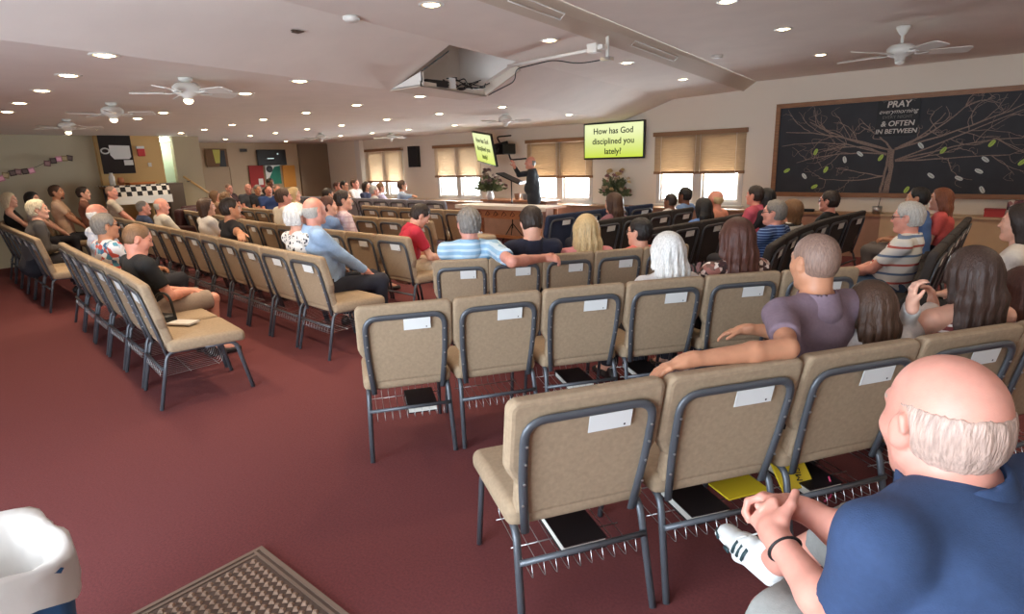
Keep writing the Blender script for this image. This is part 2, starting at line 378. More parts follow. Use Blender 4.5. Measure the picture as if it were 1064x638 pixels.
def make_chair(fabric, far=False, rack=True):
    ch = {}
    bm = bmesh.new()
    box(bm, -.265, .265, -.22, .27, .385, .475, 0, .035, 4)
    for v in bm.verts:
        if v.co.z > .44: v.co.z += .012*math.cos(v.co.x*5.5)*math.cos((v.co.y)*4)
        if v.co.y > .2: v.co.z -= (v.co.y-.2)*.25
    ch['seat'] = (bm, fabric, True)
    bm = bmesh.new(); prism(bm, outline(CH, .43, .60, .038, .279, .236), 'y', -.03, .035)
    es = [e for e in bm.edges if abs(e.verts[0].co.y-e.verts[1].co.y) < 1e-6]
    bmesh.ops.bevel(bm, geom=es, offset=.022, segments=3, profile=.5, affect='EDGES')
    bmesh.ops.triangulate(bm, faces=[f for f in bm.faces if len(f.verts) > 4])
    tilt(bm)
    ch['backrest'] = (bm, fabric, False)
    # the oval tube loop on the rear face
    bm = bmesh.new()
    loop = round_path([(.205, -.042, .37), (.226, -.042, .60), (.230, -.042, .828), (-.230, -.042, .828), (-.226, -.042, .60), (-.205, -.042, .37)], .075, 6)
    tube(bm, loop, .013, 8, flat=(.0105, .0165))
    if not far:
        for sx in (-1, 1):
            for z in (.50, .59, .67, .74):
                r = bmesh.ops.create_icosphere(bm, subdivisions=1, radius=.0055); bmesh.ops.translate(bm, vec=(sx*.224, -.055, z), verts=r['verts'])
                for f in {f for v in r['verts'] for f in v.link_faces}: f.material_index = 1
    tilt(bm); ch['back_frame'] = (bm, [M_metal, M_chrome], False)
    for sx in (-1, 1):
        bm = bmesh.new(); tube(bm, round_path([(sx*.252, -.315, 0), (sx*.238, -.225, .40), (sx*.238, 0, .385)], .06), .0125, 8, flat=(.0125, .0145)); ch[f'leg{sx}r'] = (bm, M_metal, False)
        bm = bmesh.new(); tube(bm, round_path([(sx*.238, 0, .385), (sx*.238, .20, .385), (sx*.245, .275, 0)], .06), .0125, 8, flat=(.0125, .0145)); ch[f'leg{sx}f'] = (bm, M_metal, False)
    bm = bmesh.new(); tube(bm, [(-.243, -.268, .285), (.243, -.268, .285)], .011, 8); ch['crossbar'] = (bm, M_metal, False)
    if rack and not far:
        bm = bmesh.new()
        for k in range(10):
            x = -.20+k*.0444
            tube(bm, round_path([(x, -.262, .292), (x, -.285, .225), (x, -.255, .222), (x, .10, .235), (x, .12, .29)], .012, 2), .0018, 5)
        for y, z in ((-.10, .226), (.08, .231), (-.262, .29)): tube(bm, [(-.22, y, z), (.22, y, z)], .0028, 5)
        ch['book_rack'] = (bm, M_chrome, False)
    bm = bmesh.new(); box(bm, -.010, .145, -.0475, -.0455, .748, .813)
    box(bm, .118, .124, -.0485, -.0474, .756, .763, 1)
    tilt(bm); ch['name_card'] = (bm, [M_card, M_ink], False)
    return ch
def fabric(name, col):
    return mat(name, col, .92, noise=.10, nscale=60, bump=.25, bscale=700)
F_tan = fabric('tan_woven_cloth', (164, 142, 116))
F_tan_shaded = fabric('shaded_tan_cloth', (62, 57, 55))  # tan cloth again, with the backlit rows' shade put into its colour
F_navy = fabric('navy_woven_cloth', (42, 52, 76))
F_grey = fabric('slate_woven_cloth', (150, 150, 160))
PROTO = {}
def chair(kind, x, y, ang, label, group, s=1.0):
    fab, far, nm = kind
    key = (fab.name, far)
    if key not in PROTO:
        root = empty('stacking_chair', None, None)
        for k, (b, m, sm) in make_chair(fab, far).items():
            n = 'leg' if k.startswith('leg') else k
            obj(n, b, m, root, sm)
        PROTO[key] = root; c = root
    else: c = copy_tree(PROTO[key])
    c.location = (x, y, 0); c.rotation_euler = (0, 0, ang-math.pi/2); c.scale = (s, s, 1)
    tag(c, label, 'chair', group)
    return c
ROWS = [
 # key, polyline of the tops of the backs, chairs, cloth, far, phrase
 ('a', [(-1.15, 1.26), (-.87, 1.74), (-.57, 2.22), (-.27, 2.72), (.02, 3.19), (.30, 3.69)], 5, F_tan, False, 'the row nearest the camera'),
 ('b', [(-2.61, 1.70), (-2.30, 2.17), (-2.0, 2.67), (-1.69, 3.12), (-1.38, 3.56), (-1.07, 3.95), (-.78, 4.25)], 6, F_tan, False, 'the second row from the camera'),
 ('c', [(-3.36, 2.90), (-2.97, 3.31), (-2.67, 3.76), (-2.38, 4.20), (-2.10, 4.68)], 5, F_tan, False, 'the third row from the camera'),
 ('d', [(-3.00, 5.30), (-2.92, 5.9), (-2.80, 6.78), (-2.70, 8.2)], 5, F_tan_shaded, True, 'the dark row with the curly-haired woman'),
 ('e', [(-3.93, 5.9), (-3.86, 6.72), (-3.72, 8.2)], 4, F_tan_shaded, True, 'the dark row with the mauve top'),
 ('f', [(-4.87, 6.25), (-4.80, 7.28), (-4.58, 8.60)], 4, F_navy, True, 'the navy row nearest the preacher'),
 ('g', [(-1.58, 4.95), (-1.72, 6.0), (-1.74, 7.2), (-1.60, 8.45)], 6, F_tan_shaded, True, 'the curved dark row with navy stripes'),
 ('h', [(-.50, 5.15), (-.52, 8.0)], 5, F_tan_shaded, True, 'the row of the striped white polo'),
 ('i', [(-8.0, 1.62), (-6.48, 1.47), (-5.15, 1.38), (-4.36, 1.28)], 6, F_tan, False, 'the left row nearest the camera'),
 ('j', [(-12.0, 3.16), (-9.6, 3.0), (-8.2, 2.89), (-6.9, 2.79), (-5.35, 2.65), (-4.36, 2.60)], 13, F_tan, False, 'the left row with the light blue shirt'),
 ('k', [(-12.6, 4.5), (-8, 3.9), (-5.9, 3.82), (-4.75, 3.82)], 14, F_tan, True, 'the left row with the red polo'),
 ('l', [(-11.5, 5.25), (-7.5, 5.09), (-5.85, 5.10)], 10, F_tan, True, 'the left row just beyond the red polo'),
 ('m', [(-9.44, 6.55), (-7.9, 6.46), (-6.5, 6.46)], 5, F_tan, True, 'the left row in front of the slate chairs'),
 ('n', [(-14.6, 8.0), (-8.75, 8.0)], 10, F_grey, True, 'the slate grey row facing the table'),
 ('o', [(-12.3, 1.75), (-8.75, 1.55)], 6, F_tan, True, 'the far row with the dark grey jacket'),
 ('p', [(-12.55, 2.86), (-12.55, 2.0)], 0, F_tan, True, ''),
]
ROWCH = {}
def place_rows():
    for key, P, n, fab, far, phrase in ROWS:
        if not n: continue
        L = [math.dist(P[i], P[i+1]) for i in range(len(P)-1)]; T = sum(L); cum = [0]
        for l in L: cum.append(cum[-1]+l)
        def at(t):
            t = max(0, min(T-1e-6, t))
            i = max(k for k in range(len(L)) if cum[k] <= t); f = (t-cum[i])/L[i]
            return np.array(P[i])+(np.array(P[i+1])-np.array(P[i]))*f
        out = []
        for k in range(n):
            a, b = at(T*k/n), at(T*(k+1)/n); d = b-a; ln = np.linalg.norm(d); d /= ln
            fwd = np.array([-d[1], d[0]]); top = (a+b)/2
            pos = top + fwd*.305                       # the top of the back lies .305 behind the chair's origin
            cloth = {'tan_woven_cloth': 'tan', 'shaded_tan_cloth': 'shaded_tan', 'navy_woven_cloth': 'navy', 'slate_woven_cloth': 'slate'}[fab.name]
            lab = f"{cloth} chair, {ORD[k]} from the {'near' if key in 'abcdefgh' else 'wall'} end, {phrase.replace('the row of', 'row of')}"
            chair((fab, far, cloth), pos[0], pos[1], math.atan2(fwd[1], fwd[0]), lab, 'chairs in '+phrase, min(1.06, ln/.562))
            out.append((pos, fwd, top))
        ROWCH[key] = out
place_rows()
chair((F_tan, False, 'tan'), .19, 1.14, math.radians(150), 'tan chair under the balding man in the navy polo', 'chairs in the last row')
for k, (x, y, a, lab) in enumerate([(-12.75, 2.15, 75, 'tan chair of the blonde woman in a black top'), (-12.85, 2.75, 75, 'tan chair of the dark-haired woman in white'),
        (-13.0, 3.35, 75, 'tan chair of the bearded man by the garland'), (-12.9, 3.95, 75, 'tan chair of the woman in a brown cardigan')]):
    chair((F_tan, True, 'tan'), x, y, math.radians(a), lab, 'chairs along the garland wall')
chair((F_tan_shaded, True, 'shaded_tan'), -.02, 5.0, math.radians(170), 'shaded tan chair of the woman in white at the right edge', 'chairs at the right edge')
# black hymn books lying in the racks of the two nearest rows
def hymn_book(row, k, dx, label):
    pos, fwd, top = ROWCH[row][k]
    b = empty('hymn_book', label, 'book', (pos[0], pos[1], .238), math.atan2(fwd[1], fwd[0])-math.pi/2, 'hymn books in the chair racks')
    obj('cover', boxes((dx-.085, dx+.085, -.235, .03, .0, .005), (dx-.085, dx+.085, -.235, .03, .038, .043), (dx-.085, dx+.085, .025, .03, .004, .04)), mat('black_book_cloth', (30, 24, 26), .5), b)
    obj('pages', boxes((dx-.08, dx+.08, -.232, .025, .005, .038)), mat('white_pages', (226, 224, 214), .8), b)
for k, dx in enumerate((.02, -.02, -.03)): hymn_book('a', k, dx, f"black hymn book in the rack of the {ORD[k]} chair of the nearest row")
for k, dx in ((0, .07), (2, .0), (3, -.05), (4, .02)): hymn_book('b', k, dx, f"black hymn book in the rack of the {ORD[k]} chair of the second row")

# ------------------------------------------------------------------ people: smooth bodies grown from tapered limbs on a distance grid
def unit(v):
    v = np.asarray(v, float); return v/max(1e-9, np.linalg.norm(v))
def rc(a, b, ra, rb, k=.03, cut=None, cut0=None):
    return ('rc', np.asarray(a, float), np.asarray(b, float), ra, rb, k, cut, cut0)
def ec(a, b, A, B, w=(1, 0, 0), k=.05):
    return ('ec', np.asarray(a, float), np.asarray(b, float), A, B, unit(w), k)
def el(c, rad, R=None, k=.03):
    return ('el', np.asarray(c, float), np.asarray(rad, float), np.eye(3) if R is None else R, k)
def p_bounds(p):
    if p[0] == 'rc': r = max(p[3], p[4])*1.05; return np.minimum(p[1], p[2])-r, np.maximum(p[1], p[2])+r
    if p[0] == 'ec': r = max(p[3]+p[4]); return np.minimum(p[1], p[2])-r, np.maximum(p[1], p[2])+r
    r = max(p[2]); return p[1]-r, p[1]+r
def p_eval(p, X, Y, Z):
    if p[0] in ('rc', 'ec'):
        a, b = p[1], p[2]; ab = b-a; L2 = max(ab@ab, 1e-9)
        x, y, z = X-a[0], Y-a[1], Z-a[2]
        t = np.clip((x*ab[0]+y*ab[1]+z*ab[2])/L2, 0, 1)
        qx, qy, qz = x-t*ab[0], y-t*ab[1], z-t*ab[2]
        if p[0] == 'rc':
            d = np.sqrt(qx*qx+qy*qy+qz*qz)-(p[3]+(p[4]-p[3])*t)
            if p[6] is not None:
                u = unit(p[6]); d = np.maximum(d, (X-b[0])*u[0]+(Y-b[1])*u[1]+(Z-b[2])*u[2])
            if p[7] is not None:
                u = unit(p[7]); d = np.maximum(d, (X-a[0])*u[0]+(Y-a[1])*u[1]+(Z-a[2])*u[2])
            return d
        w = p[5]; rx = p[3][0]+(p[4][0]-p[3][0])*t; ry = p[3][1]+(p[4][1]-p[3][1])*t
        qw = qx*w[0]+qy*w[1]+qz*w[2]; rest = np.maximum(qx*qx+qy*qy+qz*qz-qw*qw, 0)
        return (np.sqrt((qw/rx)**2+rest/ry**2)-1)*np.minimum(rx, ry)
    c, r, R = p[1], p[2], p[3]
    x, y, z = X-c[0], Y-c[1], Z-c[2]
    u = R[0, 0]*x+R[1, 0]*y+R[2, 0]*z; v = R[0, 1]*x+R[1, 1]*y+R[2, 1]*z; w = R[0, 2]*x+R[1, 2]*y+R[2, 2]*z
    return (np.sqrt((u/r[0])**2+(v/r[1])**2+(w/r[2])**2)-1)*min(r)
def axis_coords(lo, hi, base, zones):
    out = [lo]
    while out[-1] < hi:
        h = base
        for a, b, hz in zones:
            if a-hz <= out[-1] <= b: h = min(h, hz)
            elif out[-1] < a < out[-1]+h: h = min(h, max(hz, a-out[-1]))
        out.append(out[-1]+h)
    return np.array(out)
class Field:
    def __init__(s, prims, base, zones=(), pad=.03):
        B = [p_bounds(p) for p in prims]
        lo = np.min([b[0] for b in B], 0)-pad; hi = np.max([b[1] for b in B], 0)+pad
        s.ax = [axis_coords(lo[i], hi[i], base, [(z[0][i]-z[1], z[0][i]+z[1], z[2]) for z in zones]) for i in range(3)]
        s.d = np.full([len(a) for a in s.ax], .5, np.float32); s.base = base
        for p in prims: s.add(p)
    def _sub(s, lo, hi):
        return tuple(slice(max(0, np.searchsorted(s.ax[i], lo[i])-1), np.searchsorted(s.ax[i], hi[i])+2) for i in range(3))
    def _xyz(s, sl):
        return s.ax[0][sl[0]][:, None, None], s.ax[1][sl[1]][None, :, None], s.ax[2][sl[2]][None, None, :]
    def add(s, p, off=0):
        lo, hi = p_bounds(p); k = p[4] if p[0] == 'el' else (p[6] if p[0] == 'ec' else p[5])
        m = s.base*2+k; sl = s._sub(lo-m, hi+m); v = p_eval(p, *s._xyz(sl)); o = s.d[sl]
        h = np.maximum(k-np.abs(o-v), 0)/k
        s.d[sl] = np.minimum(o, v)-h*h*k*.25
    def carve(s, p, k=.008):
        lo, hi = p_bounds(p); m = s.base*2+k; sl = s._sub(lo-m, hi+m); v = -p_eval(p, *s._xyz(sl)); o = s.d[sl]
        h = np.maximum(k-np.abs(o-v), 0)/k
        s.d[sl] = np.maximum(o, v)+h*h*k*.25
    def cut(s, fn):
        s.d = np.maximum(s.d, fn(s.ax[0][:, None, None], s.ax[1][None, :, None], s.ax[2][None, None, :])).astype(np.float32)
    def warp(s, fn):
        s.d = (s.d+fn(s.ax[0][:, None, None], s.ax[1][None, :, None], s.ax[2][None, None, :])).astype(np.float32)
    def surface(s):
        d = s.d.copy()
        d[0] = d[-1] = .1; d[:, 0] = d[:, -1] = .1; d[:, :, 0] = d[:, :, -1] = .1
        sg = d < 0
        n = np.array(d.shape)-1
        cnt = sum(sg[i:n[0]+i, j:n[1]+j, k:n[2]+k].astype(np.int8) for i in (0, 1) for j in (0, 1) for k in (0, 1))
        act = (cnt > 0) & (cnt < 8); I = np.argwhere(act)
        if len(I) == 0: return np.zeros((0, 3)), np.zeros((0, 4), int)
        corner = [(i, j, k) for i in (0, 1) for j in (0, 1) for k in (0, 1)]
        V = {c: d[I[:, 0]+c[0], I[:, 1]+c[1], I[:, 2]+c[2]] for c in corner}
        acc = np.zeros((len(I), 3)); num = np.zeros(len(I))
        for c in corner:
            for ax in range(3):
                if c[ax]: continue
                e = list(c); e[ax] = 1; e = tuple(e); a, b = V[c], V[e]; m = (a < 0) != (b < 0)
                t = np.where(m, a/np.where(m, a-b, 1), 0)
                pt = np.tile(np.array(c, float), (len(I), 1)); pt[:, ax] = t
                acc[m] += pt[m]; num += m
        fr = acc/num[:, None]; P = np.zeros((len(I), 3))
        for i in range(3):
            a = s.ax[i]; P[:, i] = a[I[:, i]]+fr[:, i]*(a[I[:, i]+1]-a[I[:, i]])
        idx = np.full(act.shape, -1, np.int64); idx[act] = np.arange(len(I))
        F = []
        for ax in range(3):
            o1, o2 = [(1, 2), (2, 0), (0, 1)][ax]
            sa = [slice(None)]*3; sb = [slice(None)]*3; sa[ax] = slice(0, -1); sb[ax] = slice(1, None)
            A, B = sg[tuple(sa)], sg[tuple(sb)]; E = np.argwhere(A != B)
            E = E[(E[:, o1] > 0) & (E[:, o2] > 0) & (E[:, o1] < d.shape[o1]-1) & (E[:, o2] < d.shape[o2]-1)]
            inside = A[E[:, 0], E[:, 1], E[:, 2]]
            def cell(du, dv):
                q = E.copy(); q[:, o1] -= du; q[:, o2] -= dv; return idx[q[:, 0], q[:, 1], q[:, 2]]
            Q = np.stack([cell(1, 1), cell(0, 1), cell(0, 0), cell(1, 0)], 1)
            Q[~inside] = Q[~inside][:, ::-1]; F.append(Q)
        F = np.concatenate(F); F = F[(F >= 0).all(1)]
        return P, F
def mesh_of(name, PF, mats, parent=None, fn=None):
    P, F = PF
    me = bpy.data.meshes.new(name); me.vertices.add(len(P)); me.vertices.foreach_set('co', P.astype(np.float32).ravel())
    me.loops.add(len(F)*4); me.loops.foreach_set('vertex_index', F.astype(np.int32).ravel())
    me.polygons.add(len(F)); me.polygons.foreach_set('loop_start', np.arange(0, len(F)*4, 4, dtype=np.int32))
    for m in (mats if isinstance(mats, (list, tuple)) else [mats]): me.materials.append(m)
    if fn is not None and len(F): me.polygons.foreach_set('material_index', fn(P[F].mean(1)).astype(np.int32))
    me.polygons.foreach_set('use_smooth', np.ones(len(F), bool)); me.update(calc_edges=True); me.validate()
    return link(bpy.data.objects.new(name, me), parent)
def RX(a): c, s = math.cos(a), math.sin(a); return np.array([[1, 0, 0], [0, c, -s], [0, s, c]])
def RY(a): c, s = math.cos(a), math.sin(a); return np.array([[c, 0, s], [0, 1, 0], [-s, 0, c]])
def RZ(a): c, s = math.cos(a), math.sin(a); return np.array([[c, -s, 0], [s, c, 0], [0, 0, 1]])
def ik(S, W, l1, l2, pole):
    S, W = np.asarray(S, float), np.asarray(W, float); d = W-S; L = np.linalg.norm(d)
    if L > (l1+l2)*.995: W = S+d/L*(l1+l2)*.995; d = W-S; L = np.linalg.norm(d)
    a = (l1*l1-l2*l2+L*L)/(2*L); h = math.sqrt(max(l1*l1-a*a, 0)); u = d/L
    p = np.asarray(pole, float); p = unit(p-u*(p@u))
    return S+u*a+p*h, W
def hand_prims(W, u, n, right, s, curl=25, fr=.0085, spread=1.0, kn=.010, thumb=None):
    u = unit(u); n = unit(np.asarray(n, float)-u*(np.asarray(n, float)@u)); t = np.cross(u, n) if right else np.cross(n, u)
    W = np.asarray(W, float); out = []
    out.append(rc(W-u*.02*s, W+u*.03*s, .024*s, .026*s, .02))
    out.append(ec(W+u*.025*s, W+u*.082*s, (.033*s, .016*s), (.041*s, .0135*s), t, .02))
    for off, ln in ((.030, .072), (.010, .080), (-.010, .074), (-.029, .058)):
        a = 0; p = W+u*.085*s+t*off*s; ln *= s
        for seg, frac in enumerate((.45, .32, .23)):
            a += math.radians(curl*(.7, 1.0, .8)[seg]); dr = math.cos(a)*u+math.sin(a)*n + t*off*1.6*spread*(1 if seg == 0 else .3)
            q = p+unit(dr)*ln*frac; out.append(rc(p, q, fr*s*(1.06-.06*seg), fr*s*(1.0-.07*seg), kn if seg == 0 else .004)); p = q
    p = W+u*.028*s+t*.030*s
    td = unit(u*.62+t*.72+n*.25) if thumb is None else unit(u*thumb[0]+t*thumb[1]+n*thumb[2])
    q = p+td*.042*s; out.append(rc(p, q, .0135*s, .0105*s, .014)); q2 = q+unit(td*.8+u*.5+n*.15)*.034*s; out.append(rc(q, q2, .0105*s, .0088*s, .004))
    return out
def head_prims(H, R, s, jaw=1.0, ears=True):
    """skull, jaw, brow, nose, lips and ears in head coordinates (y forward) turned by R"""
    T = lambda *p: H+R@(np.array(p, float)*s)
    o = [el(T(0, -.012, .030), np.array((.076, .096, .086))*s, R, .03),
         el(T(0, .022, -.030), np.array((.060*jaw, .066, .078))*s, R, .04),
         rc(T(-.050*jaw, .005, -.055), T(-.018, .066, -.098), .022*s, .020*s, .03), rc(T(.050*jaw, .005, -.055), T(.018, .066, -.098), .022*s, .020*s, .03),
         rc(T(-.03, .078, .026), T(.03, .078, .026), .013*s, .013*s, .02),
         rc(T(-.042, .062, -.022), T(-.030, .068, -.040), .018*s, .018*s, .03), rc(T(.042, .062, -.022), T(.030, .068, -.040), .018*s, .018*s, .03),
         rc(T(0, .088, .012), T(0, .108, -.024), .008*s, .0115*s, .012), rc(T(-.012, .092, -.030), T(.012, .092, -.030), .0085*s, .0085*s, .008),
         rc(T(-.020, .082, -.055), T(.020, .082, -.055), .0075*s, .0075*s, .01), rc(T(-.016, .081, -.067), T(.016, .081, -.067), .0075*s, .0075*s, .008),
         rc(T(0, .074, -.098), T(0, .078, -.092), .019*s, .017*s, .02)]
    if ears:
        for sx in (-1, 1):
            o.append(el(T(sx*.079, -.010, -.008), np.array((.011, .020, .033))*s, R@RZ(-sx*.45)@RX(.2), .008))
            o.append(rc(T(sx*.084, -.020, .018), T(sx*.086, -.026, -.004), .006*s, .006*s, .006))
    return o
SKIN = {'fair': (226, 172, 148), 'pink': (218, 150, 128), 'tan': (198, 140, 108), 'olive': (186, 132, 100), 'brown': (132, 88, 66), 'rosy': (222, 156, 138)}
def skin(n): return mat('skin_'+n, SKIN[n], .48, noise=.06, nscale=30, bump=.05, bscale=300, sss=.12)
HAIRC = {'black': (26, 22, 22), 'dark': (44, 32, 26), 'darkbrown': (66, 46, 38), 'brown': (74, 50, 36), 'auburn': (84, 48, 38), 'lightbrown': (122, 90, 62), 'blond': (196, 168, 122), 'paleblond': (214, 196, 162),
         'grey': (128, 122, 116), 'sandgrey': (188, 160, 146), 'silver': (186, 182, 176), 'white': (226, 224, 220), 'cream': (220, 208, 180), 'red': (128, 72, 46), 'stubble': (140, 112, 98)}
def hairm(n): return mat('hair_'+n, HAIRC[n], .48, noise=.24, nscale=55, bump=.5, bscale=60, stretch=(3, 3, .5))
def person(sp):
    """one person: body (skin) is the top-level mesh; hair, clothes and shoes are its children"""
    s = sp['s']; near = sp.get('near', 0); wd = sp.get('w', 1.0); fat = sp.get('fat', 1.0); fem = sp.get('fem', False)
    lean = math.radians(sp.get('lean', -14)); stand = sp.get('stand', False)
    base = np.array([sp['x'], sp['y'], 0]); ang = math.radians(sp['face'])-math.pi/2
    loc = lambda p: RZ(-ang)@(np.asarray(p, float)-base)          # a world point in the person's own frame
    hz = sp.get('hipz', .56)
    P0 = np.array([0, 0, .94*s if stand else hz]); T = np.array([math.sin(math.radians(sp.get('side', 0))), math.sin(lean), math.cos(lean)]); T = unit(T)
    tor = sp.get('tor', .5*s); t1, t2 = .34*tor, .72*tor; N = P0+T*tor
    tw = RZ(math.radians(sp.get('twist', 0))); X = tw@np.array([1.0, 0, 0])
    H = N+np.array([0, .035, .150])*s+np.asarray(sp.get('hoff', (0, 0, 0)), float)*s
    R = RZ(math.radians(sp.get('yaw', 0)))@RY(math.radians(sp.get('roll', 0)))@RX(math.radians(-sp.get('pitch', 0)))
    sh = {}; Sx = .172*wd*s
    J = sp.get('joints', {})
    for sd in ('l', 'r'):
        g = -1 if sd == 'l' else 1
        S = N+X*g*Sx+T*(-.055*s)
        if 'S'+sd in J: S = loc(J['S'+sd])
        W = sp.get('hand_'+sd, (g*.05, .30 if not stand else .06, (.18 if not stand else -.10)))
        W = loc(J['W'+sd]) if 'W'+sd in J else (np.array([W[0]*s, W[1]*s, P0[2]+W[2]*s-.06*s]))
        if 'E'+sd in J: E = loc(J['E'+sd])
        else: E, W = ik(S, W, .29*s, .265*s, sp.get('pole_'+sd, (g*.8, -.6, -.55)))
        hip = P0+np.array([g*.085*s, .03*s, -.03*s]); kn = np.array([g*.125*s, .47*s, hz-.01]); an = np.array([g*.125*s, .44*s, .09*s])
        if stand: kn = np.array([g*.10*s, .02*s, .50*s]); an = np.array([g*.11*s, -.01*s, .085*s])
        if 'K'+sd in J: kn = loc(J['K'+sd])
        if 'A'+sd in J: an = loc(J['A'+sd])
        toe = loc(J['T'+sd]) if 'T'+sd in J else an+np.array([g*.03*s, .17*s, -.05*s])
        sh[sd] = (S, E, W, hip, kn, an, toe)
    bh = {0: .017, 1: .015, 2: .011, 3: .0075}[near]; hh = {0: .0095, 1: .0085, 2: .0065, 3: .0042}[near]
    sleeve = sp.get('sleeve', 'short'); hands = sp.get('hands', near >= 1)
    th = fat
    body = []
    # torso, neck
    body += [ec(P0+T*-.01, P0+T*t1, (.135*s, .095*s), (.115*s*th, .088*s*th), X, .06), ec(P0+T*t1, P0+T*t2, (.115*s*th, .088*s*th), (.135*s*wd, .092*s), X, .06),
             ec(P0+T*t2, N-T*.05*s, (.135*s*wd, .092*s), (.105*s*wd, .060*s), X, .05),
             rc(N-T*.03*s+np.array([0, .005, 0]), H+R@np.array([0, -.022, -.060])*s, .060*s, (.052 if fem else .058)*s, .04)]
    for sd in 'lr':
        S, E, W, hip, kn, an, toe = sh[sd]; g = -1 if sd == 'l' else 1
        body.append(rc(N+X*g*.04*s-T*.02*s, S, .045*s, .052*s*(.9 if fem else 1), .04))
        body.append(rc(S, E, .048*s*(.88 if fem else 1), .038*s*(.9 if fem else 1), .03)); body.append(rc(E, E+(W-E)*.35, .040*s*(.88 if fem else 1), .039*s*(.88 if fem else 1), .02)); body.append(rc(E+(W-E)*.35, W, .039*s*(.88 if fem else 1), .026*s*(.92 if fem else 1), .02))
        u = unit(W-E); n = sp.get('palm_'+sd, (0, 0, -1)); u = unit(np.asarray(sp.get('dir_'+sd, tuple(u)), float))
        if 'palm_'+sd in J: n = RZ(-ang)@np.asarray(J['palm_'+sd], float)
        if 'dir_'+sd in J: u = RZ(-ang)@unit(J['dir_'+sd])
        if hands: body += hand_prims(W, u, n, sd == 'r', s, sp.get('curl_'+sd, sp.get('curl', 25)), {0: .0105, 1: .0095, 2: .0088, 3: .0085}[near], thumb=sp.get('thumb_'+sd))
        else: body += hand_prims(W, u, n, sd == 'r', s, 25, .0115)
        body += [rc(hip, kn, .070*s, .048*s, .04), rc(kn, an, .048*s, .034*s, .03), rc(an, an+(toe-an)*.8, .034*s, .026*s, .02)]
    for p in head_prims(H, R, s, sp.get('jaw', 1.0 if not fem else .92)): body.append(p)
    zones = [(H, .125*s, hh)]
    if hands:
        for sd in 'lr': zones.append((sh[sd][2]+unit(sh[sd][2]-sh[sd][1])*.07*s, .09*s, {0: .011, 1: .0095, 2: .0065, 3: .0045}[near]))
    F = Field(body, bh, zones)
    for sx in (-1, 1): F.carve(el(H+R@np.array((sx*.032, .092, .004))*s, np.array((.015, .013, .010))*s, R), .010*s)
    for sx in (-1, 1): F.add(el(H+R@np.array((sx*.031, .0665, .005))*s, np.array((.0125, .0125, .0115))*s, R, .004))
    hc = sp.get('hairc', 'brown')
    def paint(c):
        q = (c-H)@R/s; x, y, z = q[:, 0], q[:, 1], q[:, 2]; m = np.zeros(len(c), int)
        ey = (np.abs(np.abs(x)-.032) < .010) & (np.abs(z-.005) < .0048) & (y > .066); m[ey] = 1
        m[ey & (np.abs(np.abs(x)-.032) < .006)] = 2
        m[(np.abs(x) < .023) & (np.abs(z+.061) < .0105) & (y > .07)] = 3
        m[(np.abs(np.abs(x)-.034) < .016) & (np.abs(z-.029) < .0036) & (y > .065)] = 4
        return m
    sk = sp.get('skin', 'fair')
    lipc = tuple(int(v*f) for v, f in zip(SKIN[sk], (.86, .66, .66)))
    o = mesh_of('person', F.surface(), [skin(sk), mat('eye_white', (232, 228, 222), .3), mat('eye_iris', (48, 36, 30), .2), mat('lips_'+sk, lipc, .45), hairm(hc if hc != 'white' else 'silver')], None, paint)
    o.location = base; o.rotation_euler = (0, 0, ang)
    tag(o, sp['label'], 'person', sp.get('group'))
    # ---- hair
    style = sp.get('hair', 'short')
    T_ = lambda *p: H+R@(np.array(p, float)*s)
    if style != 'none':
        inf = {'buzz': .0045, 'fringe': .0055, 'thin': .005, 'short': .015, 'full': .026, 'curly': .036, 'bob': .022, 'long': .020, 'pixie': .026}[style]
        hp = [el(T_(0, -.014, .030), (np.array((.076, .096, .086))+inf)*s, R, .02), (el(T_(0, -.024, -.016), (np.array((.066, .070, .066))+inf*.8)*s, R, .03) if style in ('fringe', 'buzz', 'thin') else el(T_(0, -.030, -.020), (np.array((.066, .072, .072))+inf*.8)*s, R, .03))]
        L = sp.get('hairlen', .25)
        if style in ('long', 'bob'):
            yawR = RZ(math.radians(sp.get('yaw', 0))); Q = lambda *p: H+yawR@(np.array(p, float)*s)
            if style == 'bob':
                hp += [ec(Q(0, -.03, .0), Q(0, -.035, -.105), (.098*s, .085*s), (.100*s, .080*s), yawR[:, 0], .03)]
            else:
                back = np.array([0, -.055-.25*min(0, math.sin(lean)), 0])
                hp += [ec(Q(0, -.050, .0), Q(0, -.075, -.10), (.094*s, .065*s), (.104*s, .058*s), yawR[:, 0], .03),
                       ec(Q(0, -.075, -.10), Q(0, -.098, -L), (.104*s, .058*s), ((.115 if L > .2 else .10)*s*sp.get('hairw', 1), .036*s), yawR[:, 0], .03)]
                for sx in (-1, 1): hp.append(rc(Q(sx*.078, .012, .02), Q(sx*.095, .0, -.7*L), .028*s, .026*s, .03))
        HF = Field(hp, max(bh*.8, hh*1.05) if style in ('long', 'bob') else hh*1.05, [], .02)
        Rt = R
        def hc_(X_, Y_, Z_):
            x, y, z = X_-H[0], Y_-H[1], Z_-H[2]
            return ((Rt[0, 0]*x+Rt[1, 0]*y+Rt[2, 0]*z)/s, (Rt[0, 1]*x+Rt[1, 1]*y+Rt[2, 1]*z)/s, (Rt[0, 2]*x+Rt[1, 2]*y+Rt[2, 2]*z)/s)
        hl = sp.get('hairline', 0)
